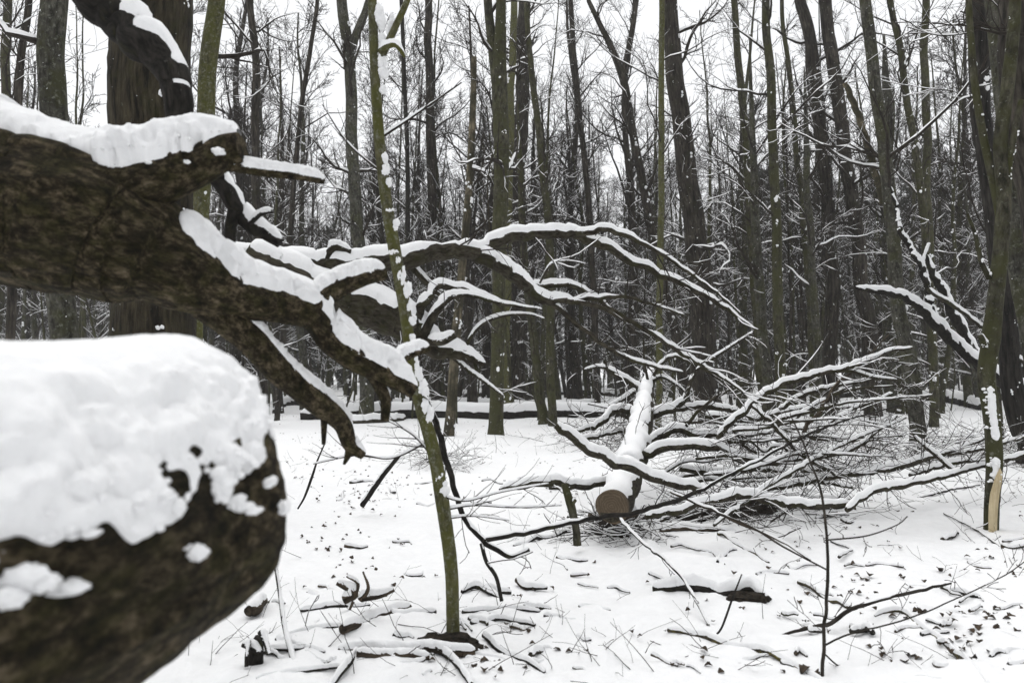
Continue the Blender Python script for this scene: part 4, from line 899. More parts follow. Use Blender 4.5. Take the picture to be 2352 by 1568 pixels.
for i, (lb, pts) in enumerate(PILE):
    fallen('fallen_branch', lb, 'branch', [pts], 'limb', n=60, k=12, seed=20 + i, hmax=0.045, gap=0.9, group='branches of the brush pile', twigs=dict(per=6, len=0.6, c2=5, rmax=0.006, t0=0.1, up=-0.01))
FAN = []
fr = np.random.default_rng(77)
for i in range(22):
    u0, v0, d0 = fr.uniform(1520, 1900), fr.uniform(960, 1110), fr.uniform(6.6, 9.5)
    lu = fr.uniform(160, 460) * (1 if i % 4 else -0.5); rise = fr.uniform(-20, 110)
    pts = [(u0 + lu * t, v0 - rise * math.sin(t * 1.7) + fr.normal() * 6, d0 + 0.8 * t * fr.normal() * 0.5, fr.uniform(5, 9) * (1 - 0.6 * t)) for t in (0, 0.25, 0.5, 0.75, 1.0)]
    FAN.append((u0, fallen('fallen_branch', 'thin branch', 'branch', [pts], 'limb', n=44, k=9, seed=400 + i, hmax=0.03, gap=0.25, group='thin crossing branches of the fallen crown', twigs=dict(per=5, len=0.5, c2=4, rmax=0.005, t0=0.1, up=-0.01))))
for r_, (u_, o) in enumerate(sorted(FAN, key=lambda t: t[0])): o['label'] = 'thin crossing branch of the fallen crown, %s by its root from the cut log' % ('first' if r_ == 0 else ORD[r_])
fallen('dead_stick', 'bare brown dead stick leaning up out of the brush pile', 'stick', [[(1836, 1006, 7.6, 9), (1880, 945, 7.7, 10), (1920, 885, 7.9, 8), (1960, 850, 8.0, 5), (2040, 770, 8.2, 2)]], 'rotten', n=40, k=10, seed=40, snow=False)

# ---- brushwood heaps of thin twigs
def brush(label, u, v, n, spread, ln, seed, height=0.25):
    rg = np.random.default_rng(seed); c = G(u, v); root = thing('brushwood', label, 'twigs', c); o0 = np.array(root.location)
    st = c + rg.normal(0, 1, (n, 3)) * [spread, spread * 0.7, 0]; st[:, 2] = gh(st[:, 0], st[:, 1]) + rg.uniform(0, height, n)
    d = nrm(rg.normal(0, 1, (n, 3)) * [1, 0.8, 0.45]); pts = [st]; p = st
    for j in range(7): d = nrm(d + 0.14 * rg.normal(size=d.shape)); p = p + d * (ln * rg.uniform(0.6, 1.3, (n, 1)) / 7); pts.append(p)
    P = np.stack(pts, 1); P[..., 2] = np.maximum(P[..., 2], gh(P[..., 0], P[..., 1]) - 0.005); R = rg.uniform(0.003, 0.007, (n, 1)) * np.linspace(1, 0.4, 8)[None]
    T2, Q2 = spawn(P, R, 3, rg, 0.2, 1, ratio=0.4, n=4, rr=0.7, rmin=0.002)
    m = Mesh(); tube(m, P, R, 5); tube(m, T2, Q2, 3); o = obj('twigs', m.data('twigs', M['twig'], o0), root)
    s = Mesh(); snowcap(s, P, R, 3, gap=0.15, seed=seed); obj('snow', s.data('snow', M['snow'], o0), o)
brush('twigs strewn behind the splintered trunk at the right edge', 2230, 1050, 110, 0.8, 1.0, 69, 0.35)
brush('tangle of thin twigs on the snow right of the green sapling', 1030, 1075, 60, 0.28, 0.7, 61, 0.3)
brush('tangle of dark twigs left of the cut log', 1390, 1030, 110, 0.45, 0.8, 62, 0.35)
brush('twigs heaped behind the snowy limbs of the cut tree', 1600, 1010, 150, 0.8, 1.1, 63, 0.5)
brush('dense twig tangle in the middle of the brush pile', 1760, 1090, 170, 0.8, 1.0, 64, 0.4)
brush('loose twig tangle at the right end of the brush pile', 2050, 1050, 160, 0.9, 1.1, 65, 0.4)
brush('dark debris of twigs under the cut face', 1400, 1235, 80, 0.18, 0.4, 66, 0.12)
brush('dark hollow full of broken twigs under the brush pile', 1620, 1180, 90, 0.35, 0.45, 68, 0.2)
brush('twigs sticking out below the brush pile logs', 1700, 1195, 90, 0.5, 0.6, 67, 0.2)

def soil_patch(label, u, v, rx, ry, h, seed, n=90):
    rg = np.random.default_rng(seed); c = G(u, v); root = thing('debris', label, 'debris', c); o0 = np.array(c)
    p = rg.normal(0, 0.45, (n, 2)) * [rx, ry]; sz = rg.uniform(0.012, 0.05, n); x, y = c[0] + p[:, 0], c[1] + p[:, 1]
    z = gh(x, y) + rg.uniform(0, 1, n) * h * np.exp(-((p / [rx, ry]) ** 2).sum(1) * 1.5)
    m = Mesh(); blobs(m, np.stack([x, y, z], 1), np.stack([sz * 1.5, sz * 1.2, sz * 0.7], 1), 2, 0.9, seed, 2.0); o = obj('crumbs', m.data('crumbs', M['soil'], o0, smooth=False), root); o['kind'] = 'stuff'
soil_patch('dark bare soil and bark crumbs under the cut face', 1402, 1225, 0.26, 0.20, 0.12, 5, 130)
soil_patch('dark crumbly hollow at the end of the black rotten log', 1728, 1376, 0.10, 0.035, 0.02, 6, 50)
soil_patch('dark soil showing at the foot of the green sapling', 1045, 1478, 0.14, 0.05, 0.03, 7, 40)
soil_patch('dark debris under the logs of the brush pile', 1660, 1180, 0.55, 0.16, 0.10, 8, 130)
# ---- H: leaning snowy deadwood at the right
fallen('fallen_tree', 'snow-covered dead tree leaning down to the right behind the splintered trunk', 'fallen tree', [
    [(2480, 960, 12.6, 25), (2360, 900, 12.4, 24), (2251, 838, 12.2, 22), (2194, 792, 12.1, 22), (2141, 738, 12.0, 23), (2118, 712, 12.0, 20), (2078, 684, 11.9, 16), (2004, 668, 11.8, 12), (1964, 660, 11.8, 5)],
    [(2150, 738, 12.0, 16), (2134, 694, 12.0, 15), (2128, 660, 12.0, 14), (2116, 614, 12.0, 13), (2088, 562, 12.1, 12), (2068, 530, 12.1, 11), (2056, 470, 12.2, 9), (2046, 430, 12.2, 5)],
    [(2128, 640, 12.1, 12), (2120, 600, 12.1, 8), (2135, 560, 12.2, 6)],
    ], 'wet', n=80, k=16, seed=50, hmax=0.11, hmul=1.0, gap=1.6, steep=0.995, wide=1.5, face=0.45, fmin=0.75)
fallen('fallen_tree', 'second snow-covered leaning trunk close behind the leaning dead tree', 'fallen tree', [
    [(2470, 950, 13.6, 30), (2335, 892, 13.5, 28), (2262, 856, 13.4, 26), (2228, 800, 13.3, 24), (2204, 750, 13.2, 22), (2180, 704, 13.1, 20), (2148, 640, 13.0, 16), (2128, 590, 13.0, 10)]], 'wet', n=60, k=14, seed=51, hmax=0.11, hmul=1.0, gap=1.6, steep=0.995, wide=1.5, face=0.45, fmin=0.75)
fallen('fallen_branch', 'thin straight snowy branch slanting across the leaning dead trees', 'branch', [[(2131, 666, 11.5, 9), (2184, 698, 11.4, 9), (2264, 758, 11.2, 9), (2325, 812, 11.0, 9), (2420, 890, 10.8, 8)]], 'limb', n=50, k=10, seed=52, hmax=0.06, gap=1.0)
fallen('snag', 'barkless pale snag leaning between two trunks at the upper right', 'dead tree', [[(2030, 470, 13.9, 15), (2008, 390, 13.9, 16), (1985, 310, 13.9, 15), (1962, 240, 13.9, 14), (1938, 190, 13.9, 12)], [(2010, 400, 13.9, 8), (1995, 345, 13.9, 6)]], 'snag', n=50, k=12, seed=53, hmax=0.06, gap=0.7, steep=0.985, base=W(2050, 850, 13.9))

# ---- yellow stripped snag in the middle
def snag():
    d = 15.3; path = [(1030, 1008, 34), (1036, 940, 30), (1046, 800, 27), (1058, 650, 24), (1070, 520, 22), (1078, 420, 21), (1084, 300, 20), (1088, 200, 18), (1089, 132, 16)]
    c = [np.append(W(u, v, d), 0.40 * w * d / FPX) for u, v, w in path]; c[0][2] = float(gh(c[0][0], c[0][1])) - 0.1
    q = cat(c, 70); P, R = q[:, :3], q[:, 3]
    root = thing('snag', 'broken-topped dead trunk stripped to yellow wood in places', 'dead tree', (c[0][0], c[0][1], c[0][2] + 0.1)); o0 = np.array(root.location)
    m = Mesh(); tube(m, P, R, 16, cap=True, rough=0.12, rfreq=9); obj('trunk', m.data('trunk', M['snag'], o0), root)
    b = [(1079, 385, d, 9), (1100, 392, d - .1, 8), (1120, 402, d - .2, 7), (1134, 428, d - .2, 5)]
    Pb, Rb = wpath(b, 24); mm = Mesh(); tube(mm, Pb, Rb, 8); bo = obj('limb', mm.data('limb', M['twig'], o0), root); sb = Mesh(); snowcap(sb, Pb, Rb, 5, gap=1, hmax=.06); obj('snow', sb.data('snow', M['snow'], o0), bo)
    s = Mesh(); trunk_clumps(s, P, R, 30, np.random.default_rng(5), 0.055); obj('snow', s.data('snow', M['snow'], o0), root)
snag()

# ---- splintered trunk at the right
def split_trunk():
    d = 6.35; path = [(2276, 1222, 30), (2278, 1160, 30), (2284, 1060, 34), (2278, 960, 34), (2266, 870, 36), (2276, 780, 38), (2286, 690, 34), (2300, 560, 32), (2306, 440, 32), (2298, 330, 30), (2312, 220, 28), (2325, 100, 26), (2332, 0, 24), (2340, -200, 20), (2345, -420, 10)]
    c = [np.append(W(u, v, d), 0.5 * w * d / FPX) for u, v, w in path]; g = G(2276, 1212); off = g[1] - d
    c = [np.append(W(u, v, d + off), 0.5 * w * d / FPX) for u, v, w in path]; c[0][2] = g[2] - 0.05; D = d + off
    q = cat(c, 120); P, R = q[:, :3], q[:, 3]
    root = thing('splintered_tree', 'thin dark trunk at the right edge with a pale splintered base', 'tree', (g[0], g[1], g[2])); o0 = np.array(root.location)
    m = Mesh(); tube(m, P, R, 22, rough=0.08, rfreq=18); obj('trunk', m.data('trunk', M['olive'], o0), root)
    # fresh splinter torn from the stem: a wedge plank with a jagged top
    rows = [(1217, 2270, 2290), (1190, 2270, 2291), (1160, 2271, 2293), (1135, 2274, 2296), (1115, 2279, 2300), (1098, 2285, 2302), (1086, 2291, 2302), (1076, 2297, 2299)]
    V = []
    for (v, a, b) in rows:
        w = b - a
        for (u, dy) in ((a, -0.075), (a + w * 0.5, -0.105), (b, -0.065), (b, -0.03), (a, -0.03)): V.append(W(u, v + 2.5 * math.sin(u * 1.7 + v), D + dy))
    V = np.array(V); V[:5, 2] = g[2] - 0.03
    Q = [[r_ * 5 + j, r_ * 5 + (j + 1) % 5, (r_ + 1) * 5 + (j + 1) % 5, (r_ + 1) * 5 + j] for r_ in range(len(rows) - 1) for j in range(5)]
    e = (len(rows) - 1) * 5; T = [[e, e + 1, e + 2], [e, e + 2, e + 3], [e, e + 3, e + 4]]
    bk = V - V[0]; mm = Mesh(); mm.add(V, Q, T, bk); so = obj('splinter', mm.data('splinter', M['splinter'], o0, smooth=False), root); so['label'] = 'fresh pale cream splintered wood'
    s = Mesh()
    for (va, vb, sd) in ((882, 1012, 1), (1046, 1108, 2)):
        vv = np.linspace(va, vb, 60); uu = np.interp(vv, [885, 1000, 1100], [2273, 2286, 2288])
        ww = (19 + 4 * fbm(np.stack([vv * 0.09 + sd, 0 * vv, 0 * vv], -1), 2)) * np.clip(np.minimum(vv - va + 2, vb - vv + 2) / 14, 0.15, 1) ** 0.5
        PS = np.array([W(a, b, D - 0.046) for a, b in zip(uu, vv)]); RS_ = 0.5 * ww * D / FPX
        s = Mesh(); tube(s, PS, RS_ * 0.9, 28, cap=True, rough=0.35, rfreq=34); k3 = np.random.default_rng(sd); ii = k3.integers(2, 58, 70); sz = k3.uniform(0.006, 0.02, 70)
        blobs(s, PS[ii] + k3.normal(0, 1, (70, 3)) * [0.028, 0.012, 0.01], np.stack([sz, sz, sz * 0.8], 1), 2, 0.6, sd, 1.6); obj('snow', s.data('snow', M['snow'], o0), root)
    lim = [[(2268, 800, D, 18), (2258, 784, D - .05, 14), (2252, 772, D - .08, 12)], [(2300, 520, D, 20), (2286, 440, D + .05, 18), (2262, 330, D + .1, 17), (2240, 200, D + .1, 16), (2228, 60, D + .1, 14), (2222, -60, D + .1, 12)], [(2306, 470, D, 16), (2320, 360, D - .05, 15), (2345, 230, D - .1, 12)],
           [(2272, 640, D, 12), (2254, 600, D, 11), (2240, 540, D, 9), (2222, 490, D, 6)]]
    for l in lim:
        Pb, Rb = wpath(l, 40); mb = Mesh(); tube(mb, Pb, Rb, 12, cap=True, rough=.06, rfreq=20); bo = obj('limb', mb.data('limb', M['olive'], o0), root)
        sb = Mesh(); trunk_clumps(sb, Pb, Rb, 16, np.random.default_rng(int(l[0][1])), 0.018); snowcap(sb, Pb, Rb, 7, gap=.8, lump=.6, hmax=.03, steep=0.985); obj('snow', sb.data('snow', M['snow'], o0), bo)
split_trunk()

# ---- logs lying on the snow further back
LOGS = [
 ('long black log lying across the clearing in the middle distance', [(690, 962, 18), (800, 958, 26), (950, 960, 30), (1130, 962, 28), (1300, 957, 25), (1450, 958, 20)], 'wet'),
 ('thinner snowy log lying just behind the long black log', [(880, 940, 14), (1040, 938, 18), (1200, 944, 18), (1340, 940, 16), (1500, 934, 12)], 'wet'),
 ('far snow-capped log lying between trunks right of the middle', [(1275, 908, 12), (1330, 906, 16), (1400, 910, 14), (1440, 912, 10)], 'dark'),
 ('short far log seen through the trunks left of the middle', [(1030, 912, 10), (1090, 910, 13), (1150, 911, 12)], 'dark'),
 ('mossy log lying in front of the two dark parallel trunks', [(1890, 916, 14), (1960, 912, 20), (2040, 914, 18), (2100, 916, 14)], 'wet'),
 ('hollowed black log with overhanging snow at the right', [(2100, 920, 18), (2150, 922, 24), (2200, 928, 26), (2258, 942, 16)], 'wet'),
 ('log lying near the right edge behind the splintered trunk', [(2190, 905, 16), (2260, 912, 24), (2330, 922, 28), (2420, 934, 30)], 'dark'),
 ('low snowy branch lying at the foot of the grey forked trunk', [(770, 972, 10), (830, 972, 13), (900, 968, 12), (930, 962, 8)], 'limb'),
 ('far log at the foot of the thick trunk, left of the clearing', [(640, 936, 14), (680, 930, 18), (720, 938, 12)], 'dark'),
]
for i, (lb, pts, mt) in enumerate(LOGS):
    fallen('fallen_log', lb, 'log', [pts], mt, n=50, k=14, seed=70 + i, hmax=0.14, hmul=1.3, ground=True, gap=1.0, wide=1.25, group='logs lying across the clearing', lump=0.6)

MARKS = [(1041, 1468, 'green sapling foot'), (1410, 1215, 'sawn cut face'), (1326, 1252, 'upright broken stake'), (1640, 1360, 'black rotten log'), (1890, 1560, 'thin upright sapling foot'), (2276, 1215, 'splintered trunk'), (1734, 1486, 'lichened stick by the bottom edge'), (2134, 1452, 'mossy yellow stick'), (838, 1155, 'propped dark stick'), (815, 1375, 'pronged upturned stump'), (930, 1505, 'brown peeled log'), (2034, 1400, 'smooth arching dark branch'), (2215, 1362, 'short black stubbed stick'), (1150, 1270, 'bent dark stem'), (700, 1170, 'thin knobbly twig'), (1700, 1260, 'slanting lichened stick')]
MPOS = [(G(u, v), n_) for u, v, n_ in MARKS]
def near_labels(objs, kind):
    grp = {}
    for o in objs:
        p = np.array(o.location); dd = [float(np.hypot(*(p - q)[:2])) for q, n_ in MPOS]; i_ = int(np.argmin(dd)); grp.setdefault(i_, []).append((dd[i_], o))
    for i_, l in grp.items():
        l.sort(key=lambda t: t[0])
        for r_, (d_, o) in enumerate(l): o['label'] = '%s, %s%s the %s' % (kind, ORD[r_], ' to' if r_ == 0 else ' nearest to', MPOS[i_][1])
# ---- sticks on the snow in front
ST = [
 ('brown peeled log lying in front of the green sapling', 'rotten', [(781, 1486, 16), (850, 1486, 19), (930, 1494, 18), (1010, 1502, 17), (1088, 1506, 18)], 0.045),
 ('dark rotten log right under the brown peeled log', 'rotten', [(820, 1508, 14), (900, 1512, 16), (985, 1512, 12)], 0.02),
 ('peeled snow-topped log slanting left of the sapling foot', 'rotten', [(784, 1458, 20), (820, 1438, 19), (870, 1420, 18), (940, 1396, 15)], 0.035),
 ('snowy stick running down to the bottom edge from the peeled log', 'wet', [(985, 1492, 12), (1030, 1512, 13), (1058, 1540, 13), (1080, 1575, 12)], 0.03),
 ('snow-buried branch slanting from the peeled log to the bottom edge', 'wet', [(818, 1490, 12), (800, 1520, 14), (780, 1550, 14), (750, 1590, 12)], 0.04),
 ('broken dark chunk of wood beside the near log', 'rotten', [(568, 1416, 24), (590, 1402, 28), (608, 1388, 22)], 0.03),
 ('horizontal snowy stick left of the sapling foot', 'wet', [(690, 1404, 7), (740, 1398, 9), (800, 1396, 9), (850, 1392, 6)], 0.025),
 ('long snow-buried stick below the slanting peeled log', 'wet', [(660, 1462, 8), (730, 1446, 9), (800, 1440, 8), (850, 1430, 6)], 0.03),
 ('short snow-heaped stick between peeled log and sapling', 'wet', [(870, 1404, 8), (920, 1410, 10), (1000, 1412, 9)], 0.03),
 ('snowy stick to the right of the sapling foot', 'wet', [(1060, 1362, 8), (1090, 1350, 11), (1120, 1358, 10), (1150, 1376, 7)], 0.03),
 ('snow-covered twig lying right of the sapling foot', 'wet', [(1060, 1408, 7), (1110, 1402, 9), (1180, 1398, 8), (1240, 1404, 5)], 0.028),
 ('low stick heaped with snow behind the sapling foot', 'wet', [(1080, 1430, 8), (1150, 1424, 9), (1230, 1440, 7)], 0.028),
 ('black rotten log hollow under thick snow, lower right of centre', 'wet', [(1500, 1356, 18), (1570, 1352, 24), (1650, 1360, 22), (1720, 1366, 28), (1760, 1380, 20)], 0.07),
 ('yellow-lichened stick slanting above the black rotten log', 'stick', [(1651, 1228, 8), (1690, 1246, 9), (1730, 1270, 9), (1766, 1291, 6)], 0.012),
 ('dark stick slanting left of the thin upright sapling', 'stick', [(1834, 1334, 9), (1880, 1360, 11), (1915, 1382, 10), (1952, 1398, 8)], 0.018),
 ('long dark stick with yellow lichen near the bottom edge', 'stick', [(1534, 1448, 9), (1601, 1462, 11), (1674, 1488, 13), (1734, 1486, 12), (1784, 1514, 12), (1834, 1534, 11), (1890, 1566, 10)], 0.025),
 ('mossy yellow stick at the lower right corner', 'stick', [(2011, 1414, 7), (2034, 1407, 8), (2081, 1412, 9), (2134, 1452, 10), (2194, 1495, 11), (2240, 1540, 11), (2275, 1580, 10)], 0.022),
 ('short black stick with stubs at the right', 'wet', [(2180, 1356, 8), (2215, 1360, 9), (2251, 1368, 7)], 0.02),
 ('thin straight twig left of the splintered trunk', 'twig', [(2108, 1144, 5), (2170, 1130, 5), (2251, 1113, 3)], 0.006),
 ('thin twig right of the mossy yellow stick', 'twig', [(2168, 1180, 3), (2268, 1233, 5), (2345, 1307, 5)], 0.006),
 ('forked dark twig left behind the green sapling', 'wet', [(804, 1110, 6), (861, 1108, 7), (908, 1134, 5)], 0.02),
 ('snow-topped log fragment below the cut face, right', 'rotten', [(1520, 1222, 12), (1560, 1218, 14), (1620, 1216, 12), (1690, 1218, 9)], 0.04),
 ('short snow-topped branch in front of the stake', 'wet', [(1180, 1254, 6), (1240, 1238, 9), (1300, 1226, 8)], 0.02),
 ('buried branch near the near log at the left bottom', 'wet', [(575, 1500, 10), (640, 1498, 9), (700, 1492, 8)], 0.03),
 ('snow-heaped branch at the very bottom left', 'wet', [(590, 1560, 10), (660, 1548, 11), (720, 1540, 9), (780, 1530, 7)], 0.03),
 ('curved brown twig in the open snow at the right', 'rotten', [(1988, 1299, 5), (2015, 1294, 5), (2045, 1298, 6), (2075, 1304, 5)], 0.01),
 ('small black branch bit near the thin upright sapling', 'wet', [(1956, 1456, 10), (1985, 1452, 16), (2005, 1462, 12)], 0.02),
 ('snowy stick near the bottom right of the sapling', 'wet', [(1110, 1465, 12), (1140, 1490, 14), (1165, 1500, 10)], 0.03),
 ('snow-hidden stick at the bottom right of the sapling', 'wet', [(1160, 1500, 10), (1210, 1520, 11), (1250, 1545, 8)], 0.03),
]
for i, (lb, mt, pts, hm) in enumerate(ST):
    big = max(p[2] for p in pts) > 8; rot = mt == 'rotten' or max(p[2] for p in pts) > 25
    fallen('stick', lb, 'stick', [pts], mt, n=46, k=14 if big else 8, seed=100 + i, hmax=hm, ground=True, gap=0.9, wide=1.15, group='sticks and logs lying in the front snow', lump=0.9 if rot else 0.7, drop=0.1, rough=0.3 if rot else 0.1,
           twigs=dict(per=3, len=0.16, c2=1, rmax=0.004, t0=0.1) if i % 2 else None)
fallen('stick', 'upright snow-plastered stick beside the near log', 'stick', [[(634, 1306, 3.75, 8), (644, 1379, 3.7, 9), (654, 1446, 3.6, 11), (671, 1509, 3.5, 13), (682, 1572, 3.4, 14)]], 'wet', n=40, k=10, seed=150, hmax=0.03, gap=2, steep=0.995)
fallen('stick', 'propped dark stick behind the sapling, left', 'stick', [[(833, 1158, 7.5, 13), (846, 1140, 7.4, 12), (875, 1098, 7.3, 11), (917, 1046, 7.2, 9)]], 'wet', n=30, k=10, seed=151, hmax=0.02, gap=.6)
fallen('twig', 'thin knobbly twig standing in the snow near the log end', 'twig', [[(684, 1168, 6.9, 4), (700, 1140, 6.9, 5), (715, 1100, 6.9, 6), (728, 1060, 6.9, 4), (745, 1020, 6.9, 3)]], 'wet', n=30, k=8, seed=152, hmax=0.006)
fallen('root_stump', 'small dark upturned stump with prongs in front of the near log', 'stump', [[(790, 1376, 3.95, 22), (815, 1362, 3.95, 18), (774, 1338, 3.95, 10)], [(812, 1372, 3.95, 14), (822, 1340, 3.95, 8), (796, 1322, 3.95, 5)], [(828, 1376, 3.95, 16), (846, 1350, 3.95, 8), (834, 1312, 3.95, 4)], [(810, 1380, 3.95, 12), (802, 1400, 3.93, 8)], [(830, 1372, 3.95, 18), (870, 1368, 4.0, 14), (905, 1355, 4.0, 8)]], 'rotten', n=24, k=10, seed=153, hmax=0.035, gap=1)
fallen('root_stump', 'snow-hooded splintered stump at the foot of the near log', 'stump', [[(586, 1525, 3.5, 40), (588, 1490, 3.5, 34), (596, 1462, 3.5, 20)], [(556, 1480, 3.46, 10), (580, 1488, 3.46, 14), (600, 1500, 3.44, 12)], [(600, 1450, 3.46, 16), (612, 1478, 3.42, 13), (618, 1502, 3.40, 11)], [(575, 1470, 3.46, 8), (568, 1500, 3.42, 9), (566, 1530, 3.4, 9)]], 'wet', n=24, k=14, seed=154, hmax=0.05, gap=2, hmul=1.2)

SMALL = []
for i in range(105):
    if i < 34: u, v = rng.uniform(600, 1250), rng.uniform(1330, 1570)
    elif i < 48: u, v = rng.uniform(700, 1400), rng.uniform(1080, 1330)
    else: u, v = rng.uniform(1250, 2340), rng.uniform(1180, 1560)
    if i < 34 and u < 1568 - v + 420: continue
    ln = rng.uniform(25, 80); a = rng.normal(0, 0.5); w0 = rng.uniform(6, 15) if i < 34 else rng.uniform(4, 10)
    pts = [(u + ln * t * math.cos(a) + rng.normal() * 3, v + ln * t * math.sin(a) * 0.5 + rng.normal() * 3, w0 * (1 - 0.5 * t)) for t in (0, 0.35, 0.7, 1.0)]
    SMALL.append(fallen('stick', 'half-buried snow-topped stick end in the front snow', 'stick', [pts], ['wet', 'rotten', 'limb'][i % 3], n=24, k=9, seed=200 + i, hmax=rng.uniform(0.025, 0.05) if i < 34 else rng.uniform(0.012, 0.035), ground=True, gap=0.8, group='half-buried sticks in the front snow', drop=rng.uniform(0, 0.5)))

near_labels(SMALL, 'half-buried snow-topped stick')

# ---- thin upright sapling in the right foreground and the bare twigs round it
fallen('thin_sapling', 'thin dark upright sapling with bare side twigs, right foreground', 'sapling', [
    [(1888, 1580, 3.3, 8), (1891, 1479, 3.35, 8), (1900, 1379, 3.4, 7.5), (1901, 1246, 3.4, 6.5), (1888, 1139, 3.45, 5.5), (1864, 1066, 3.5, 4.5), (1838, 1000, 3.55, 3.5), (1815, 950, 3.6, 2.5)],
    [(1901, 1309, 3.4, 4), (1801, 1256, 3.6, 4.5), (1724, 1209, 3.8, 5), (1628, 1169, 4.0, 3)],
    [(1892, 1482, 3.35, 4.5), (1960, 1452, 3.4, 4), (2054, 1430, 3.5, 3.5), (2150, 1395, 3.6, 3), (2300, 1325, 3.8, 2.5), (2360, 1285, 3.9, 2)],
    [(1893, 1500, 3.35, 4), (1930, 1530, 3.4, 3.5), (1990, 1545, 3.4, 3), (2060, 1525, 3.4, 2)],
    [(1896, 1240, 3.4, 4), (1990, 1230, 3.5, 3.5), (2060, 1205, 3.6, 2.5), (2085, 1185, 3.6, 2)]], 'twig', n=50, k=8, seed=160, snow=False, rough=0.05, twigs=dict(per=5, len=0.22, c2=2, rmax=0.0022, t0=0.1, up=0.03))
fallen('dead_branch', 'smooth dark branch arching over the snow at the lower right', 'branch', [[(1761, 1469, 3.8, 6), (1834, 1447, 3.85, 8), (1901, 1433, 3.9, 9), (1961, 1398, 4.0, 9), (2034, 1374, 4.1, 8), (2114, 1357, 4.25, 7), (2184, 1340, 4.35, 5)]], 'twig', n=50, k=10, seed=161, hmax=0.006, gap=0.1, twigs=dict(per=4, len=0.2, c2=2, rmax=0.003))
fallen('dead_branch', 'thin dark branch hanging from the cut face down to the lichened stick', 'branch', [[(1425, 1190, 5.4, 7), (1470, 1240, 5.0, 7), (1530, 1290, 4.6, 7), (1580, 1345, 4.3, 6), (1625, 1425, 4.0, 6), (1668, 1478, 3.85, 7)]], 'wet', n=50, k=8, seed=162, hmax=0.008, gap=0.3, twigs=dict(per=3, len=0.3, c2=2, rmax=0.003))
fallen('dead_branch', 'short straight dark twig standing above the lichened stick', 'twig', [[(1640, 1462, 3.8, 4), (1658, 1440, 3.8, 5), (1680, 1380, 3.8, 5), (1704, 1318, 3.8, 3)]], 'wet', n=20, k=8, seed=163, snow=False)
fallen('dead_branch', 'pale-streaked stick slanting in front of the brush pile', 'stick', [[(1540, 1128, 5.4, 5), (1630, 1168, 5.2, 7), (1700, 1200, 5.0, 7), (1790, 1240, 4.8, 5), (1860, 1286, 4.6, 4)]], 'rotten', n=40, k=8, seed=164, hmax=0.012, gap=0.4)

# ---- leaf litter and stems: leaves that can be told apart are things, the rest is litter
def leaf_mesh(seed, size):
    rg = np.random.default_rng(seed); n = 9; t = np.linspace(0, 1, n); w = np.sin(np.pi * t ** 0.8) * 0.42 * size * (1 + 0.2 * rg.normal(size=n))
    V = []
    for i in range(n):
        y = (t[i] - 0.5) * size; zc = 0.28 * size * math.sin(t[i] * 2.4 + rg.uniform(0, .4))
        V += [(-w[i], y, zc + 0.35 * w[i]), (0, y, zc), (w[i], y, zc + 0.5 * w[i])]
    V = np.array(V); m = Mesh(); Q = [[i * 3 + j, i * 3 + j + 1, i * 3 + j + 4, i * 3 + j + 3] for i in range(n - 1) for j in range(2)]
    top = V + [0, 0, 0.002]; m.add(np.vstack([V, top]), np.vstack([np.array(Q)[:, ::-1], np.array(Q) + len(V)])); return m
lm = [leaf_mesh(300 + k, [0.05, 0.065, 0.045, 0.055][k]).data('dead_leaf', M['leaf']) for k in range(4)]
LEAVES = []
def put_leaf(u, v, sc=1.0):
    g = G(u, v); o = obj('dead_leaf', lm[rng.integers(4)]); o.location = g + [0, 0, 0.004]
    o.rotation_euler = (rng.normal() * 0.5, rng.normal() * 0.5, rng.uniform(0, 6.28)); s = sc * rng.uniform(0.7, 1.3); o.scale = (s, s, s)
    LEAVES.append(tag(o, 'small curled dead leaf lying on the snow', 'leaf', 'dead leaves scattered on the snow'))
LV = [(2200, 1398), (2290, 1402), (2320, 1420), (2290, 1445), (2250, 1445), (2115, 1412), (2160, 1414), (2075, 1330), (2155, 1312), (2185, 1310), (2245, 1312), (2010, 1364), (1975, 1366), (1615, 1512), (2080, 1527), (2095, 1515), (2050, 1530), (2240, 1520), (1850, 1545), (2330, 1320), (2340, 1395), (2105, 1405), (2180, 1322), (2066, 1260), (2045, 1218), (2250, 1460), (1960, 1296), (1995, 1325)]
for u, v in LV: put_leaf(u, v, 0.85)
for i in range(150):
    if i < 90: u, v = rng.normal(800, 75), rng.uniform(1075, 1330)
    else: u, v = rng.uniform(1100, 2340), rng.uniform(1130, 1560)
    if u < 655 + max(0, 0) or (v > 1300 and u < 700): continue
    put_leaf(u, v, 0.65)
near_labels(LEAVES, 'curled dead leaf on the snow')
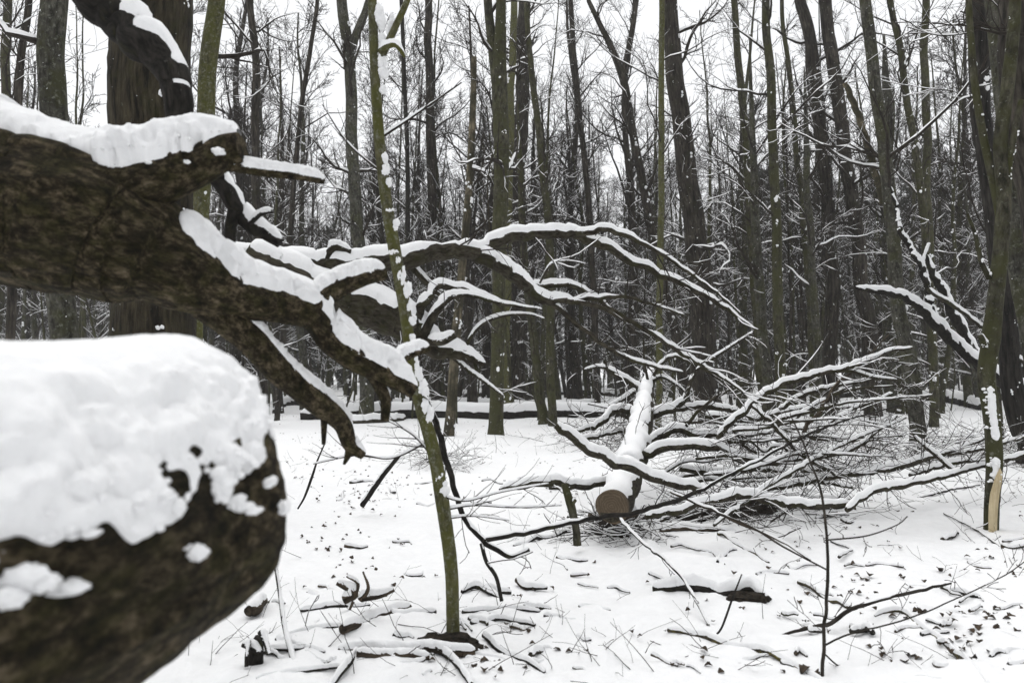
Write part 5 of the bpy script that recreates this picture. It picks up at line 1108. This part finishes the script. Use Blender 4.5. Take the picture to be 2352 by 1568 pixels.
def litter():
    n = 3800; y = 3.4 + 22 * rng.uniform(0, 1, n) ** 1.3; x = rng.uniform(-0.6, 0.8, n) * y
    kp = (fbm(np.stack([x * 1.3, y * 1.3, 0 * x], -1), 3) + 0.12 * rng.normal(size=n)) > 0.16; x, y = x[kp], y[kp]; n = len(x)
    L = lm[0]; v = np.zeros(len(L.vertices) * 3); L.vertices.foreach_get('co', v); v = v.reshape(-1, 3)
    f = np.array([p.vertices[:] for p in L.polygons])
    a = rng.uniform(0, 6.28, n); s = rng.uniform(0.3, 0.95, n)[:, None]
    X = (v[None, :, 0] * np.cos(a)[:, None] - v[None, :, 1] * np.sin(a)[:, None]) * s; Y = (v[None, :, 0] * np.sin(a)[:, None] + v[None, :, 1] * np.cos(a)[:, None]) * s; Z = v[None, :, 2] * s
    V = np.stack([X + x[:, None], Y + y[:, None], Z + (gh(x, y))[:, None] - 0.002], -1)
    m = Mesh(); m.add(V, np.arange(n)[:, None, None] * len(v) + f[None]); tag(obj('leaf_litter', m.data('leaf_litter', M['leaf'])), 'dark specks of leaf litter sprinkled over the snow', 'leaf litter', kind='stuff')
    n = 1500; y = 3.4 + 24 * rng.uniform(0, 1, n) ** 1.7; x = rng.uniform(-0.75, 0.85, n) * y
    kp = (fbm(np.stack([x * 0.9 + 40, y * 0.9, 0 * x], -1), 3) + 0.15 * rng.normal(size=n)) > 0.02; x, y = x[kp], y[kp]; n = len(x)
    st = np.stack([x, y, gh(x, y) - 0.01], -1); d = nrm(rng.normal(0, 1, (n, 3)) * [1, 1, 0.3] + [0, 0, 0.45]); pts = [st]; p = st; ln = rng.uniform(0.08, 0.40, (n, 1))
    for j in range(4): d = nrm(d + 0.15 * rng.normal(size=d.shape)); p = p + d * ln / 4; pts.append(p)
    P = np.stack(pts, 1); R = rng.uniform(0.0012, 0.003, (n, 1)) * np.linspace(1, .5, 5)[None]; m = Mesh(); tube(m, P, R, 3)
    T, Q = spawn(P, R, 1, rng, 0.3, 0.9, ratio=0.5, n=4, rr=0.7, rmin=0.001); tube(m, T, Q, 3)
    tag(obj('twig_litter', m.data('twig_litter', M['twig'])), 'thin stems and twig ends poking out of the snow', 'twigs', kind='stuff')
litter()

# ================================================================== thin winter haze round the whole place
def haze():
    m = Mesh(); x0, x1, y0, y1, z0, z1 = -420, 420, -60, 460, -3.0, 30.0
    V = np.array([(x, y, z) for z in (z0, z1) for y in (y0, y1) for x in (x0, x1)], float)
    m.add(V, [[0, 2, 3, 1], [4, 5, 7, 6], [0, 1, 5, 4], [1, 3, 7, 5], [3, 2, 6, 7], [2, 0, 4, 6]])
    mt = bpy.data.materials.new('haze'); mt.use_nodes = True; t = mt.node_tree; t.nodes.clear()
    o = t.nodes.new('ShaderNodeOutputMaterial'); v = t.nodes.new('ShaderNodeVolumePrincipled')
    v.inputs['Color'].default_value = (0.93, 0.94, 0.96, 1); v.inputs['Density'].default_value = 0.0008; v.inputs['Anisotropy'].default_value = 0.2
    t.links.new(v.outputs[0], o.inputs['Volume'])
    tag(obj('haze', m.data('haze', mt, smooth=False)), 'thin winter haze in the air of the wood', 'haze', kind='stuff')
haze()
SC.cycles.volume_bounces = 1
